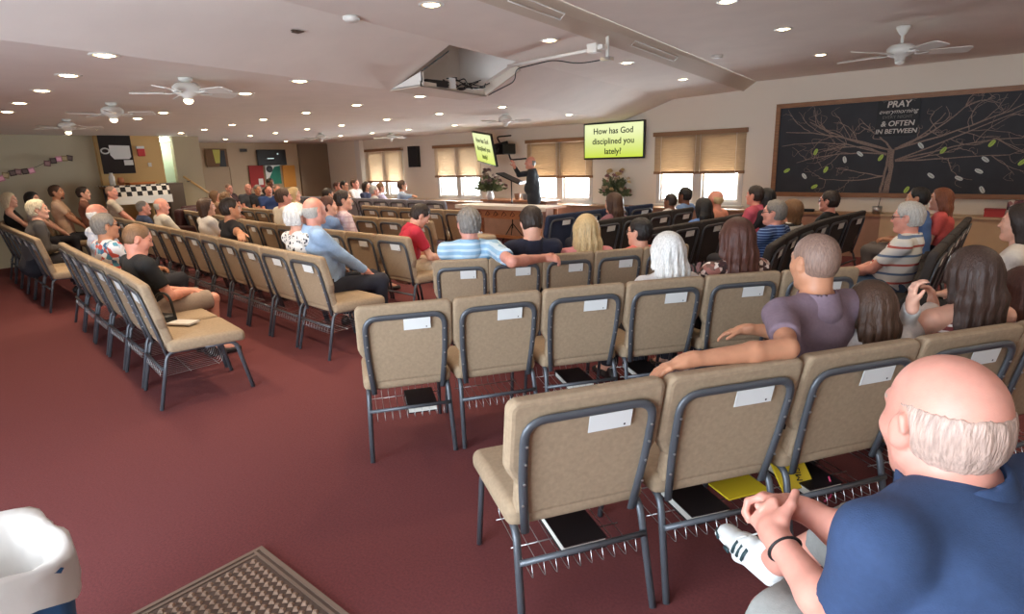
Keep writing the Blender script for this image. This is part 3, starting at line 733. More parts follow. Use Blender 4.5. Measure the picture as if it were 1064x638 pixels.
        def shape(X_, Y_, Z_):
            u, v, w = hc_(X_, Y_, Z_)
            face = np.maximum(.866*v-.5*w-.0275+hl, 0*u+v-(.062-hl))          # in front of the hairline
            low = -.070-w
            if style in ('long', 'bob'): return np.maximum(.93*v-.34*w-.034+.0*u, v-.082)*s+0*u
            if style == 'fringe':
                return np.maximum(np.maximum(face+.012, low), w-.046+np.maximum(0, -v-.02)*.12+.0022*np.sin(u*210+v*170)+.0016*np.sin(u*430-v*380))*s
            if style == 'thin': return np.maximum(np.maximum(face+.018, low), -1+0*u)*s
            return np.maximum(face, low)*s
        HF.cut(shape)
        if style not in ('long', 'bob'):
            for sx in (-1, 1): HF.carve(el(T_(sx*.085, .002, -.012), np.array((.03, .028, .040))*s, R), .006*s)
        amp = {'buzz': .0006, 'fringe': .0007, 'thin': .0012, 'short': .0028, 'full': .004, 'curly': .008, 'bob': .0035, 'long': .004, 'pixie': .005}[style]*s
        ph = sp['x']*7
        def strands(X_, Y_, Z_):
            a = np.arctan2(X_-H[0], -(Y_-H[1])); z = Z_-H[2]
            if style == 'curly': return amp*np.sin(X_*95+ph)*np.sin(Y_*95)*np.sin(Z_*95)*1.4
            if style in ('long', 'bob'): return amp*(np.sin(a*17+z*9+ph)+.6*np.sin(a*31-z*14+ph*2))*np.clip((.10-z)/.1, 0, 1)
            return amp*(np.sin(a*23+z*40+ph)+.7*np.sin(X_*130+Y_*90+ph)*np.sin(Z_*110))
        HF.warp(strands)
        if style == 'fringe':
            def taper(X_, Y_, Z_):
                u, v, w = hc_(X_, Y_, Z_); return .006*s*np.clip((w+.005)/.05, 0, 1)**1.5+.006*s*np.clip((v-.0)/.04, 0, 1)
            HF.warp(taper)
        PF = HF.surface()
        if len(PF[0]): mesh_of('hair', PF, hairm(hc), o)
    if sp.get('beard'):
        BF = Field([el(T_(0, .022, -.034), np.array((.065, .073, .082))*s, R, .03), rc(T_(-.018, .066, -.098), T_(.018, .066, -.098), .028*s, .028*s, .02)], hh*1.05)
        def bcut(X_, Y_, Z_):
            x, y, z = X_-H[0], Y_-H[1], Z_-H[2]
            v = (R[0, 1]*x+R[1, 1]*y+R[2, 1]*z)/s; w = (R[0, 2]*x+R[1, 2]*y+R[2, 2]*z)/s
            return np.maximum(w+.040, .004-v)*s
        BF.cut(bcut)
        for z in (-.061,): BF.carve(rc(T_(-.018, .095, z), T_(.018, .095, z), .016*s, .016*s), .004)
        PF = BF.surface()
        if len(PF[0]): mesh_of('beard', PF, hairm(hc), o)
    # ---- shirt
    ins = .013*s; sf = 1.0
    st = [ec(P0-T*.03*s, P0+T*t1, (.165*s*max(1, th), .120*s*max(1, th)), (.150*s*th, .115*s*th), X, .06), ec(P0+T*t1, P0+T*t2, (.150*s*th, .115*s*th), (.160*s*wd, .112*s), X, .06),
          ec(P0+T*t2, N-T*.055*s, (.160*s*wd, .112*s), (.128*s*wd, .078*s), X, .05)]
    if fem and not sp.get('flat'):
        for g in (-1, 1): st.append(el(P0+T*.66*tor+X*g*.07*s+np.array([0, .075*s, 0]), np.array((.062, .055, .06))*s, None, .05))
    if th > 1.08: st.append(el(P0+T*.26*tor+np.array([0, .07*s, 0]), np.array((.14, .11*th, .13))*s, None, .06))
    for sd in 'lr':
        S, E, W, hip, kn, an, toe = sh[sd]; g = -1 if sd == 'l' else 1
        if sleeve != 'strap':
            st.append(rc(N+X*g*.045*s-T*.025*s, S, .054*s, .064*s*(.9 if fem else 1), .04))
            if sleeve == 'short':
                Q = S+(E-S)*.68; st.append(rc(S, Q, .066*s*(.88 if fem else 1), .060*s*(.88 if fem else 1), .03, E-S))
            elif sleeve == 'long':
                st.append(rc(S, E, .064*s, .054*s, .03)); st.append(rc(E, W-unit(W-E)*.01*s, .054*s, .040*s, .02, W-E))
            elif sleeve == 'cap': st.append(rc(S, S+(E-S)*.22, .062*s, .058*s, .03, E-S))
        else:
            st.append(rc(N+X*g*.085*s-T*.02*s+np.array([0, .0, 0]), N+X*g*.085*s-T*.16*s+np.array([0, -.06, 0])*s, .018*s, .022*s, .02))
            st.append(rc(N+X*g*.085*s-T*.02*s, N+X*g*.085*s-T*.16*s+np.array([0, .08, 0])*s, .018*s, .022*s, .02))
    SF = Field(st, bh, [(z[0], z[1], z[2]) for z in zones[:0]])
    # folds in the cloth
    fa = sp.get('fold', .0035)*s
    SF.warp(lambda X_, Y_, Z_: fa*np.sin(X_*38+Z_*22+sp['y']*5)*np.sin(Z_*33-Y_*27+sp['x']*3))
    top = mesh_of('shirt', SF.surface(), sp['shirt'], o)
    if sp.get('collar'):
        nd = unit(H+R@np.array([0, -.022, -.060])*s-N); cfe = [rc(N-nd*.05*s, N+nd*.030*s, .098*s, .080*s, .01, nd)]
        CF = Field(cfe, min(bh, .009), [])
        CF.carve(rc(N+nd*.0*s, N+nd*.12*s, .070*s, .072*s), .003)
        mesh_of('collar', CF.surface(), sp.get('collarm', sp['shirt']), top)
    # ---- trousers or shorts or skirt
    tr = [ec(P0-T*.08*s, P0+T*.05*s, (.175*s*max(1, th), .130*s*max(1, th)), (.155*s*th, .113*s*th), X, .05)]
    for sd in 'lr':
        S, E, W, hip, kn, an, toe = sh[sd]
        if sp.get('shorts'): tr.append(rc(hip, hip+(kn-hip)*sp.get('shortlen', .96), .098*s, .084*s, .04, kn-hip))
        elif sp.get('skirt'): tr.append(rc(hip, kn, .105*s, .095*s, .09)); tr.append(rc(kn, kn+(an-kn)*.35, .095*s, .10*s, .09, an-kn))
        else: tr += [rc(hip, kn, .096*s, .070*s, .04), rc(kn, an+(kn-an)*.06, .070*s, .062*s, .03, an-kn)]
    TF = Field(tr, bh*1.1, [])
    TF.warp(lambda X_, Y_, Z_: .003*s*np.sin(X_*40+Y_*25)*np.sin(Z_*30-Y_*31))
    mesh_of('skirt' if sp.get('skirt') else ('shorts' if sp.get('shorts') else 'trousers'), TF.surface(), sp['pants'], o)
    # ---- jacket lapels, tie etc. are left to the callers
    if sp.get('shoes', True):
        for sd in 'lr':
            an, toe = sh[sd][5], sh[sd][6]
            h = unit(np.array([toe[0]-an[0], toe[1]-an[1], 0]))
            up = np.array([0, 0, 1.0]); sid = np.cross(h, up)
            if sp.get('flatshoe', True): heel = np.array([an[0], an[1], .032*s])-h*.045*s; tip = heel+h*.225*s
            else: heel, tip = an, toe
            shp = [ec(heel, heel+h*.10*s, (.036*s, .036*s), (.042*s, .036*s), sid, .02), ec(heel+h*.10*s, tip, (.042*s, .034*s), (.038*s, .026*s), sid, .02), rc(heel+up*.02*s, heel+h*.035*s+up*.055*s, .036*s, .036*s, .02)]
            FF = Field(shp, .011 if near >= 2 else .016)
            FF.cut(lambda X_, Y_, Z_: .004-Z_+0*X_+0*Y_)
            mesh_of('shoe', FF.surface(), sp.get('shoem', mat('dark_shoe_leather', (40, 34, 32), .45)), o)
    if sp.get('glasses'):
        gm = bmesh.new(); tn = sp['glasses'] == 'sun'
        for sx in (-1, 1):
            c = [T_(sx*.032+.021*math.cos(a), .097, .004+.016*math.sin(a)) for a in np.linspace(0, 2*math.pi, 13)[:-1]]
            tube(gm, c, .0022*s, 5, 0, closed=True)
            tube(gm, [T_(sx*.053, .096, .008), T_(sx*.080, .080, .010), T_(sx*.083, .0, .012)], .0022*s, 5)
            if tn: f = gm.faces.new([gm.verts.new(tuple(T_(sx*.032+.020*math.cos(a), .0975, .004+.015*math.sin(a)))) for a in np.linspace(0, 2*math.pi, 13)[:-1]])
        tube(gm, [T_(-.012, .098, .008), T_(0, .104, .011), T_(.012, .098, .008)], .002*s, 5)
        obj('glasses', gm, mat('dark_spectacle_frame', (28, 26, 26), .3), o)
    return o, sh, (H, R, N, P0, T)

# ------------------------------------------------------------------ lamps and ceiling things
M_lamp = mat('warm_lamp_lens', (255, 236, 200), .4, emit=9, ecol=(255, 226, 176))
_t = bmesh.new(); lathe(_t, [(.058, .004), (.062, -.006), (.088, -.004), (.090, .002)], 20, cap=False)
ME_trim = bpy.data.meshes.new('trim_ring'); _t.to_mesh(ME_trim); _t.free(); ME_trim.materials.append(M_fanwhite)
_t = bmesh.new(); lathe(_t, [(.0, -.012), (.03, -.011), (.057, -.002)], 18, cap=False)
ME_lens = bpy.data.meshes.new('lens'); _t.to_mesh(ME_lens); _t.free(); ME_lens.materials.append(M_lamp)
LT = bpy.data.lights.new('downlight_beam', 'SPOT'); LT.energy = LAMP_WATTS; LT.color = (1, .80, .56); LT.spot_size = math.radians(125); LT.spot_blend = .6; LT.shadow_soft_size = .05
def downlight(x, y, label):
    z = ceil_z(x, y)
    d = empty('ceiling_downlight', label, 'ceiling light', (x, y, z), 0, 'recessed downlights in the ceiling')
    link(bpy.data.objects.new('trim_ring', ME_trim), d); link(bpy.data.objects.new('lens', ME_lens), d)
    lo = bpy.data.objects.new('bulb', LT); link(lo, d); lo.location = (0, 0, -.03)
LROWS = [('the row nearest the camera', [(-4.51, 1.33), (-5.56, 1.38), (-6.67, 1.44), (-7.91, 1.5), (-9.03, 1.58), (-10.2, 1.62)]),
 ('the second row from the camera', [(-3.29, 2.98), (-4.88, 2.87), (-5.97, 2.91), (-8.42, 3.02), (-9.46, 3.05), (-11.95, 3.22)]),
 ('the third row from the camera', [(-3.52, 4.60), (-5.25, 4.51), (-6.4, 4.49), (-7.63, 4.53), (-8.95, 4.59), (-10.2, 4.68), (-11.57, 4.79), (-12.72, 4.82)]),
 ('the fourth row from the camera', [(-3.75, 6.34), (-5.65, 6.31), (-6.9, 6.29), (-8.17, 6.29), (-9.65, 6.41), (-10.86, 6.43), (-12.25, 6.51), (-13.46, 6.55), (-15.07, 6.7)]),
 ('the row nearest the front wall', [(-4.02, 8.34), (-6.03, 8.38), (-8.85, 8.46), (-10.34, 8.51), (-11.69, 8.56), (-13.01, 8.59), (-14.49, 8.74), (-15.92, 8.74)]),
 ('the high ceiling right of the beam', [(-2.07, 5.03), (-2.11, 6.53), (-2.30, 8.59)]), ('the far right ceiling, added out of view', [(.9, 4.4), (.9, 6.5), (.75, 8.5), (2.2, 6.5), (2.2, 8.5)])]  # last row is out of view, added to brighten the chalkboard wall
for ph, pts in LROWS:
    for k, (x, y) in enumerate(pts): downlight(x, y, f"round recessed downlight, {ORD[k]} from the {'near' if 'right' in ph else 'beam'} end of {ph}")

def fan(x, y, drop, rot, label, lamp=True, bl=None):
    bl = bl or (.56 if drop > .12 else .46); q = 1 if drop > .12 else .82
    z = ceil_z(x, y); f = empty('ceiling_fan', label, 'ceiling fan', (x, y, z), rot, 'white ceiling fans')
    bm = bmesh.new(); lathe(bm, [(.065, 0), (.062, -.02), (.03, -min(.075, drop*.8)), (.014, -min(.085, drop*.9)), (.014, -drop)], 20); obj('canopy', bm, M_fanwhite, f)
    f.scale = (q, q, q)
    bm = bmesh.new(); lathe(bm, [(.02, -drop+.01), (.09, -drop), (.125, -drop-.03), (.13, -drop-.07), (.10, -drop-.105), (.05, -drop-.12), (.045, -drop-.15)], 24); obj('motor_housing', bm, M_fanwhite, f)
    for k in range(5):
        a = k*2*math.pi/5; bm = bmesh.new()
        pts = [(.20, -.05), (.24, -.062), (bl, -.075), (bl+.03, -.06), (bl+.035, 0), (bl+.03, .06), (bl, .075), (.24, .062), (.20, .05)]
        prism(bm, pts, 'z', -.004, .004)
        tube(bm, [(.09, 0, .0), (.15, 0, -.012), (.24, 0, -.006)], .011, 6, flat=(.025, .006))
        m = Matrix.Rotation(a, 4, 'Z') @ Matrix.Translation((0, 0, -drop-.085)) @ Matrix.Rotation(math.radians(-13), 4, 'X')
        bmesh.ops.transform(bm, matrix=m, verts=bm.verts); obj('blade', bm, M_fanwhite, f)
    bm = bmesh.new(); lathe(bm, [(.035, -drop-.15), (.042, -drop-.155), (.044, -drop-.165), (.03, -drop-.185), (.0, -drop-.195)], 18)
    obj('light_bowl', bm, mat('fan_lamp_glass', (250, 240, 220), .4, emit=3.0, ecol=(255, 230, 190)) if lamp else M_fanwhite, f)
fan(-1.23, 7.37, .17, .42, 'white ceiling fan above the chalkboard, five blades', False)
fan(-5.24, 2.08, .05, .4, 'white ceiling fan nearest the camera on the low ceiling')
fan(-7.5, 2.19, .05, .9, 'white ceiling fan second along the left side')
fan(-9.98, 2.35, .05, .2, 'white ceiling fan third along the left side, farthest from the camera')
fan(-6.41, 7.22, .05, .5, 'white ceiling fan left of the big wall screen', False)
fan(-11.57, 8.99, .05, .1, 'white ceiling fan in front of the last window', False)
fan(-11.97, 7.4, .05, .7, 'white ceiling fan in front of the far cream wall corner', False)
fan(-.30, 4.35, .17, .1, 'white ceiling fan at the top right corner, blade tip showing', False)
def dome(nm, x, y, label, r, m):
    bm = bmesh.new(); lathe(bm, [(r, 0), (r*.97, -.02), (r*.7, -.034), (0, -.036)], 20); o = obj(nm, bm, m); o.location = (x, y, ceil_z(x, y)); tag(o, label, 'smoke detector', None)
dome('smoke_detector', -3.85, 2.72, 'white round smoke detector at the top edge of the ceiling', .06, M_fanwhite)
dome('smoke_detector', -3.2, 7.55, 'white oval smoke detector right of the cream beam', .07, M_fanwhite)
for x, y, lb in ((-4.09, 2.41, 'dark square ceiling vent over the left section'), (-3.83, .97, 'faint brown square ceiling patch near the top left')):
    bm = boxes((-.045, .045, -.045, .045, -.006, 0), (-.03, .03, -.03, .03, -.011, -.006)); o = obj('ceiling_vent', bm, mat('brown_vent', (92, 72, 60), .7)); o.location = (x, y, ceil_z(x, y)); tag(o, lb, 'vent')
# slots along the beam
for y0_, y1_, lb in ((3.4, 4.15, 'slim slot cover on the cream beam, near end'), (5.6, 6.9, 'slim slot cover on the cream beam beyond the white pipe')):
    def bp_(y, t): return Vector((bx_(y, -2.99, -4.07)*(1-t)+bx_(y, -2.83, -3.85)*t, y, 2.665*(1-t)+2.805*t))+Vector((.012, 0, -.012))
    bm = bmesh.new(); c = [bp_(y0_, .35), bp_(y1_, .35), bp_(y1_, .62), bp_(y0_, .62)]; tube(bm, c, .006, 6, closed=True)
    o = obj('slot_cover', bm, M_white); tag(o, lb, 'slot cover')
# raised box cut into the sloping ceiling, with the gear in it
hb = empty('ceiling_hatch', 'white box built out of the sloping ceiling, one side open, wires inside', 'hatch', (0, 0, 0))
bm = bmesh.new()
def quad(b, pts, mi=0): f = b.faces.new([b.verts.new(p) for p in pts]); f.material_index = mi; return f
prism(bm, [(-4.98, 2.335), (-4.50, 2.335), (-4.50, 2.455)], 'y', 3.90, 3.93); obj('end_panel', bm, M_white, hb)
bm = bmesh.new(); prism(bm, [(-4.98, 3.9), (-4.50, 3.9), (-4.80, 5.10), (-5.22, 5.10)], 'z', 2.325, 2.342); prism(bm, [(-4.52, 3.9), (-4.50, 3.9), (-4.80, 5.10), (-4.82, 5.10)], 'z', 2.325, 2.372); obj('shelf', bm, M_beam, hb)
bm = bmesh.new(); prism(bm, [(-4.82, 2.325), (-4.82, 2.44), (-4.32, 2.60), (-4.30, 2.54)], 'y', 5.08, 5.11); obj('end_panel', bm, M_beam, hb)
bm = bmesh.new(); prism(bm, [(-5.10, 4.62), (-4.80, 4.62), (-4.80, 5.06), (-5.16, 5.06)], 'z', 2.40, 2.405); obj('inner_panel', bm, M_white, hb)
bm = bmesh.new(); tube(bm, [(-4.50, 3.905, 2.36), (-4.50, 3.905, 2.455), (-4.13, 3.92, 2.585)], .006, 6); obj('edge_strip', bm, M_black, hb)
gear = empty('wiring_gear', 'black cables and a small box lying in the ceiling hatch', 'cables', (-4.62, 4.3, 2.375))
obj('unit', boxes((-.10, .06, -.28, .0, -.033, .03)), M_black, gear); obj('note', boxes((.02, .03, .05, .13, -.03, .07)), M_card, gear)
bm = bmesh.new()
rg = random.Random(5)
for k in range(7):
    p = [Vector((-.05+rg.uniform(-.05, .08), .05+.12*i*rg.uniform(.6, 1.1), rg.uniform(-.03, .09))) for i in range(6)]
    tube(bm, round_path(p, .05, 4), .006, 6)
obj('cable', bm, M_black, gear)
# long white pole, its bracket, and the cable
pl = empty('ceiling_pole', 'long white pole running from the hatch towards the cream beam', 'pole', (0, 0, 0))
bm = bmesh.new(); tube(bm, [(-4.38, 5.0, 2.585), (-3.26, 4.92, 2.59)], .016, 8); obj('tube', bm, M_white, pl); obj('end_box', boxes((-3.30, -3.20, 4.87, 4.96, 2.56, 2.635), (-3.20, -3.15, 4.895, 4.94, 2.58, 2.62)), M_white, pl)
br = empty('pipe_bracket', 'short white pipe hanging from the cream beam', 'bracket', (-3.20, 5.06, 0))
bm = bmesh.new(); tube(bm, [(0, 0, 2.76), (0, 0, 2.53)], .017, 10); obj('pipe', bm, M_fanwhite, br); obj('foot', boxes((-.06, .05, -.03, .03, 2.50, 2.53)), M_chrome, br)
bm = bmesh.new(); tube(bm, round_path([(-3.21, 5.06, 2.515), (-3.5, 5.0, 2.50), (-3.75, 4.97, 2.57), (-4.1, 5.0, 2.555), (-4.3, 5.02, 2.55), (-4.40, 5.14, 2.45), (-4.75, 5.14, 2.36), (-4.8, 5.13, 2.34)], .15, 6), .006, 6)
tag(obj('black_cable', bm, M_black), 'black cable drooping along the white pole to the hatch', 'cable')

# ------------------------------------------------------------------ front wall: chalkboard, screens, table, flowers
cb = empty('chalkboard', 'large wood framed chalkboard with a tree drawn in brown chalk', 'chalkboard', (-1.2, FW-.02, 0))
X0, X1, Z0, Z1 = -2.28, 1.65, .90, 2.40
obj('board', boxes((X0+.05, X1-.05, -.012, .02, Z0+.05, Z1-.05)), mat('blackboard_slate', (52, 54, 58), .7, noise=.16, nscale=4), cb)
obj('frame', boxes((X0, X1, -.035, .02, Z0, Z0+.07), (X0, X1, -.035, .02, Z1-.07, Z1), (X0, X0+.07, -.035, .02, Z0+.07, Z1-.07), (X1-.07, X1, -.035, .02, Z0+.07, Z1-.07)), M_wood, cb)
bm = bmesh.new(); rg = random.Random(11)
def bough(p, q, r0, r1, wig=.05, twigs=3, dep=0):
    P = []; n = 9; d = Vector((q[0]-p[0], 0, q[1]-p[1])); nn = Vector((-d.z, 0, d.x)).normalized(); b = rg.uniform(-wig, wig)*2
    for i in range(n): t = i/(n-1); P.append(Vector((p[0], -.013, p[1]))+d*t+nn*(b*math.sin(math.pi*t)+rg.uniform(-.01, .01)))
    tube(bm, P, [r0+(r1-r0)*i/(n-1) for i in range(n)], 6, flat=None)
    if dep < 2:
        for k in range(twigs):
            i = rg.randrange(3, n-1); L = d.length*rg.uniform(.22, .4); a = math.atan2(d.z, d.x)+rg.choice((-1, 1))*rg.uniform(.35, .8)
            e = (P[i].x+L*math.cos(a), min(Z1-.1, max(Z0+.1, P[i].z+L*math.sin(a))))
            if X0+.1 < e[0] < X1-.1: bough((P[i].x, P[i].z), e, r1*1.2, r1*.6, wig, 2, dep+1)
for dx in (-.03, -.01, .012, .032): bough((-.60+dx*1.6, .96), (-.56+dx, 1.62), .022, .016, .02, 0)
for q in ((-1.0, 1.98), (-1.75, 2.08), (-2.1, 1.95)): bough((-.56, 1.6), q, .017, .006, .06, 4)
for q in ((-2.15, 1.72), (-1.5, 1.62), (-1.9, 1.45)): bough((-.62, 1.55), q, .013, .005, .06, 4)
for q in ((.35, 2.28), (.05, 2.1), (.9, 2.15)): bough((-.52, 1.62), q, .017, .006, .06, 4)
for q in ((1.4, 1.75), (.8, 1.5), (.3, 1.62), (1.2, 2.2)): bough((-.50, 1.45), q, .013, .005, .05, 4)
for q in ((-1.55, 1.2), (-1.3, 1.35)): bough((-.62, 1.22), q, .011, .004, .05, 3)
for v in bm.verts: v.co.y = -.013+(v.co.y+.013)*.06
obj('chalk_tree', bm, mat('brown_chalk', (150, 132, 120), .95, noise=.3, nscale=60), cb)
sg = empty('lettered_sign', 'black hand-lettered sign at the top of the chalkboard', 'sign', (-1.735, FW-.045, 2.08))
obj('panel', boxes((-.27, .27, -.005, .012, -.27, .275)), mat('sign_black', (24, 24, 25), .6), sg)
M_let = mat('chalk_lettering', (214, 208, 198), .8); M_letd = mat('grey_lettering', (120, 116, 110), .8)
rx = (math.radians(90), 0, 0)
text('lettering', 'PRAY', .125, (0, -.007, .185), rx, M_let, sg, shear=.12, bold=.003); text('lettering', 'everymorning', .088, (0, -.007, .085), rx, M_let, sg, shear=.35); text('lettering', 'EVERY NIGHT', .062, (0, -.007, .005), rx, M_letd, sg)
text('lettering', '& OFTEN', .105, (.01, -.007, -.09), rx, M_let, sg, shear=.12, bold=.002); text('lettering', 'IN BETWEEN', .092, (0, -.007, -.20), rx, M_let, sg, shear=.12, bold=.002)
bm = bmesh.new()
for sx in (-1, 1): tube(bm, [(sx*.11, -.008, .23), (sx*.17, -.008, .255), (sx*.22, -.008, .245), (sx*.16, -.008, .235), (sx*.20, -.008, .22)], .004, 5)
obj('flourish', bm, M_letd, sg)
LEAF = [(71, 392, 0), (144, 415, 1), (186, 459, 0), (192, 314, 0), (234, 388, 0), (313, 346, 1), (377, 322, 1), (464, 338, 0), (632, 287, 1), (726, 307, 0), (930, 278, 0), (902, 345, 1), (875, 394, 1), (791, 424, 1), (674, 413, 1), (888, 472, 1), (572, 472, 0), (1056, 357, 0)]
LPOS = [(-3.241, 1.325), (-2.96, 1.233), (-2.792, 1.063), (-2.818, 1.615), (-2.644, 1.333), (-2.384, 1.484), (-2.179, 1.566), (-1.892, 1.501), (-1.398, 1.662), (-1.119, 1.585), (-0.579, 1.66), (-0.624, 1.447), (-0.675, 1.288), (-0.891, 1.191), (-1.226, 1.23), (-0.608, 1.032), (-1.506, 1.024), (-0.226, 1.4)]
lw = ['first', 'second', 'third', 'fourth', 'fifth', 'sixth', 'seventh', 'eighth', 'ninth', 'tenth', 'eleventh', 'twelfth']
cnt = [0, 0]
for (px, py, c), (x, z) in sorted(zip(LEAF, LPOS), key=lambda t: t[1][0]):
    cnt[c] += 1
    bm = bmesh.new(); a = math.radians(rg.uniform(20, 70) if c == 0 else rg.uniform(100, 170)); n = 8; L = .053
    pts = [(L*math.cos(math.pi*(1-k/n)), .5*L*math.sin(math.pi*k/n)**.8) for k in range(n+1)]+[(L*math.cos(math.pi*k/n), -.5*L*math.sin(math.pi*k/n)**.8) for k in range(1, n)]
    pts = [(u*math.cos(a)-v*math.sin(a), u*math.sin(a)+v*math.cos(a)) for u, v in pts]
    prism(bm, pts, 'y', -.004, 0)
    tube(bm, [(-L*.8*math.cos(a), -.005, -L*.8*math.sin(a)), (L*.8*math.cos(a), -.005, L*.8*math.sin(a))], .0025, 5, 1)
    o = obj('paper_leaf', bm, [mat('green_paper', (190, 218, 104), .8) if c == 0 else mat('pale_paper', (224, 230, 224), .8), mat('leaf_ink', (90, 120, 70), .8)])
    o.location = (x, FW-.035, z)
    tag(o, f"{'green' if c == 0 else 'pale white'} paper leaf on the chalkboard, {lw[cnt[c]-1]} {'green' if c == 0 else 'pale'} one from the window end", 'paper leaf', 'paper leaves on the chalkboard')
# big wall screen
def screen(name, label, w_, h_, loc, rot):
    t = empty(name, label, 'television', loc); t.rotation_euler = rot
    obj('casing', boxes((-w_/2, w_/2, .0, .05, -h_/2, h_/2, 0, .008)), M_black, t)
    m = mat('lit_slide', (226, 240, 130), .3, emit=.37, ecol=(228, 242, 122))
    if 'grad' not in m:
        nt = m.node_tree; b = nt.nodes['Principled BSDF']; tc = nt.nodes.new('ShaderNodeTexCoord'); sp = nt.nodes.new('ShaderNodeSeparateXYZ'); nt.links.new(tc.outputs['Generated'], sp.inputs[0])
        r = nt.nodes.new('ShaderNodeValToRGB'); r.color_ramp.elements[0].color = lin((206, 226, 70)); r.color_ramp.elements[1].color = lin((242, 250, 190)); r.color_ramp.elements[1].position = .8
        nt.links.new(sp.outputs[2], r.inputs[0]); nt.links.new(r.outputs[0], b.inputs['Emission Color']); b.inputs['Base Color'].default_value = (.02, .02, .02, 1); m['grad'] = 1
    obj('slide', boxes((-w_/2+.03, w_/2-.03, -.004, .001, -h_/2+.035, h_/2-.03)), m, t)
    mi = mat('slide_text', (40, 52, 36), .6); k = w_/1.42
    for s_, z in (('How has God', .19), ('disciplined you', -.01), ('lately?', -.21)): text('slide_text', s_, .165*k, (0, -.007, z*k), rx, mi, t, bold=.0025)
    return t
screen('wall_screen', 'flat screen on the front wall showing a question on a yellow-green slide', 1.41, .72, (-6.58, FW-.13, 1.955), (0, 0, 0))
tv2 = screen('tilted_screen', 'smaller screen hung at an angle near the flowers, same slide', 1.25, .70, (-9.42, 9.85, 1.90), (math.radians(12), math.radians(6), math.radians(-27)))
obj('wall_bracket', boxes((-.15, .15, .05, .12, -.2, .2), (.05, .12, .12, .55, -.05, .05)), M_black, tv2)
pj = empty('projector_unit', 'black unit on a wall arm behind the tilted screen', 'projector', (-9.12, 10.25, 1.86), math.radians(-20))
obj('body', boxes((-.20, .20, -.18, .15, -.10, .13, 0, .02)), M_black, pj); bm = bmesh.new(); tube(bm, [(-.05, -.18, .02), (-.05, -.21, .02)], .07, 14); obj('lens', bm, M_metal, pj); bm = bmesh.new(); tube(bm, round_path([(.15, 0, -.1), (.22, .0, -.22), (.22, .40, -.2)], .05), .02, 8); obj('arm', bm, M_black, pj); bm = bmesh.new(); tube(bm, round_path([(-.2, 0, .1), (-.42, 0, .30), (-.45, .40, .33)], .08), .018, 8); obj('arm', bm, M_black, pj)
sp_ = empty('wall_speaker', 'tall black speaker panel between the two left windows', 'speaker', (-12.85, FW-.07, 1.805))
obj('cabinet', boxes((-.19, .19, -.05, .07, -.275, .275, 0, .01)), M_black, sp_); obj('grille', boxes((-.165, .165, -.057, -.05, -.25, .25)), mat('grille_cloth', (42, 42, 44), .9, bump=.4, bscale=900), sp_)
# communion table with cloth, console behind it, pots and flowers
M_oak = mat('orange_oak', (186, 126, 84), .45, noise=.2, nscale=8, stretch=(1, 6, 6))
ct = empty('communion_table', 'orange oak communion table with a carved front in front of the preacher', 'table', (-7.92, 8.95, 0))
obj('tabletop', boxes((-1.17, 1.17, -.33, .33, .725, .76, 0, .006)), M_oak, ct)
obj('front_apron', boxes((-.9, .9, -.27, -.245, .52, .725)), M_oak, ct)
bm = bmesh.new()
for x in (-.62, -.40, -.18, .04, .26, .48, .68): tube(bm, [(x, -.272, .58), (x+.06, -.272, .66), (x+.12, -.272, .60), (x+.05, -.272, .57)], .009, 6)
obj('carving', bm, mat('dark_carving', (96, 52, 34), .6), ct)
for sx in (-.98, .98):
    for sy in (-.24, .24): bm = bmesh.new(); lathe(bm, [(.045, 0), (.045, .08), (.03, .12), (.04, .3), (.032, .5), (.045, .56), (.045, .725)], 14, center=(sx, sy, 0)); obj('leg', bm, M_oak, ct)
obj('stretcher', boxes((-.98, .98, -.03, .03, .10, .16), (-1.0, -.96, -.24, .24, .10, .16), (.96, 1.0, -.24, .24, .10, .16)), M_oak, ct)
bm = boxes((-1.19, 1.19, -.35, .2, .762, .772, 0, .002), (-1.19, 1.19, -.352, -.342, .70, .765)); o = obj('table_cloth', bm, mat('cream_linen', (236, 222, 204), .9)); o.location = (-7.92, 8.95, 0); tag(o, 'narrow cream cloth lying over the communion table top', 'tablecloth')
cs = empty('wooden_console', 'low brown console behind the communion table carrying two pots', 'console', (-8.5, 10.0, 0))
obj('carcass', boxes((-.95, .85, -.20, .2, .0, .76)), M_wains, cs); obj('top', boxes((-1.0, .9, -.24, .24, .76, .795, 0, .006)), M_oak, cs)
for x, lb, c in ((-8.55, 'small brown pot on the console', (150, 110, 84)), (-8.32, 'small grey pot on the console', (140, 136, 134))):
    bm = bmesh.new(); lathe(bm, [(.05, 0), (.065, .06), (.075, .13), (.068, .13), (.05, .03)], 16); o = obj('flower_pot', bm, mat('pot_%d' % c[0], c, .6)); o.location = (x, 9.95, .795); tag(o, lb, 'pot')
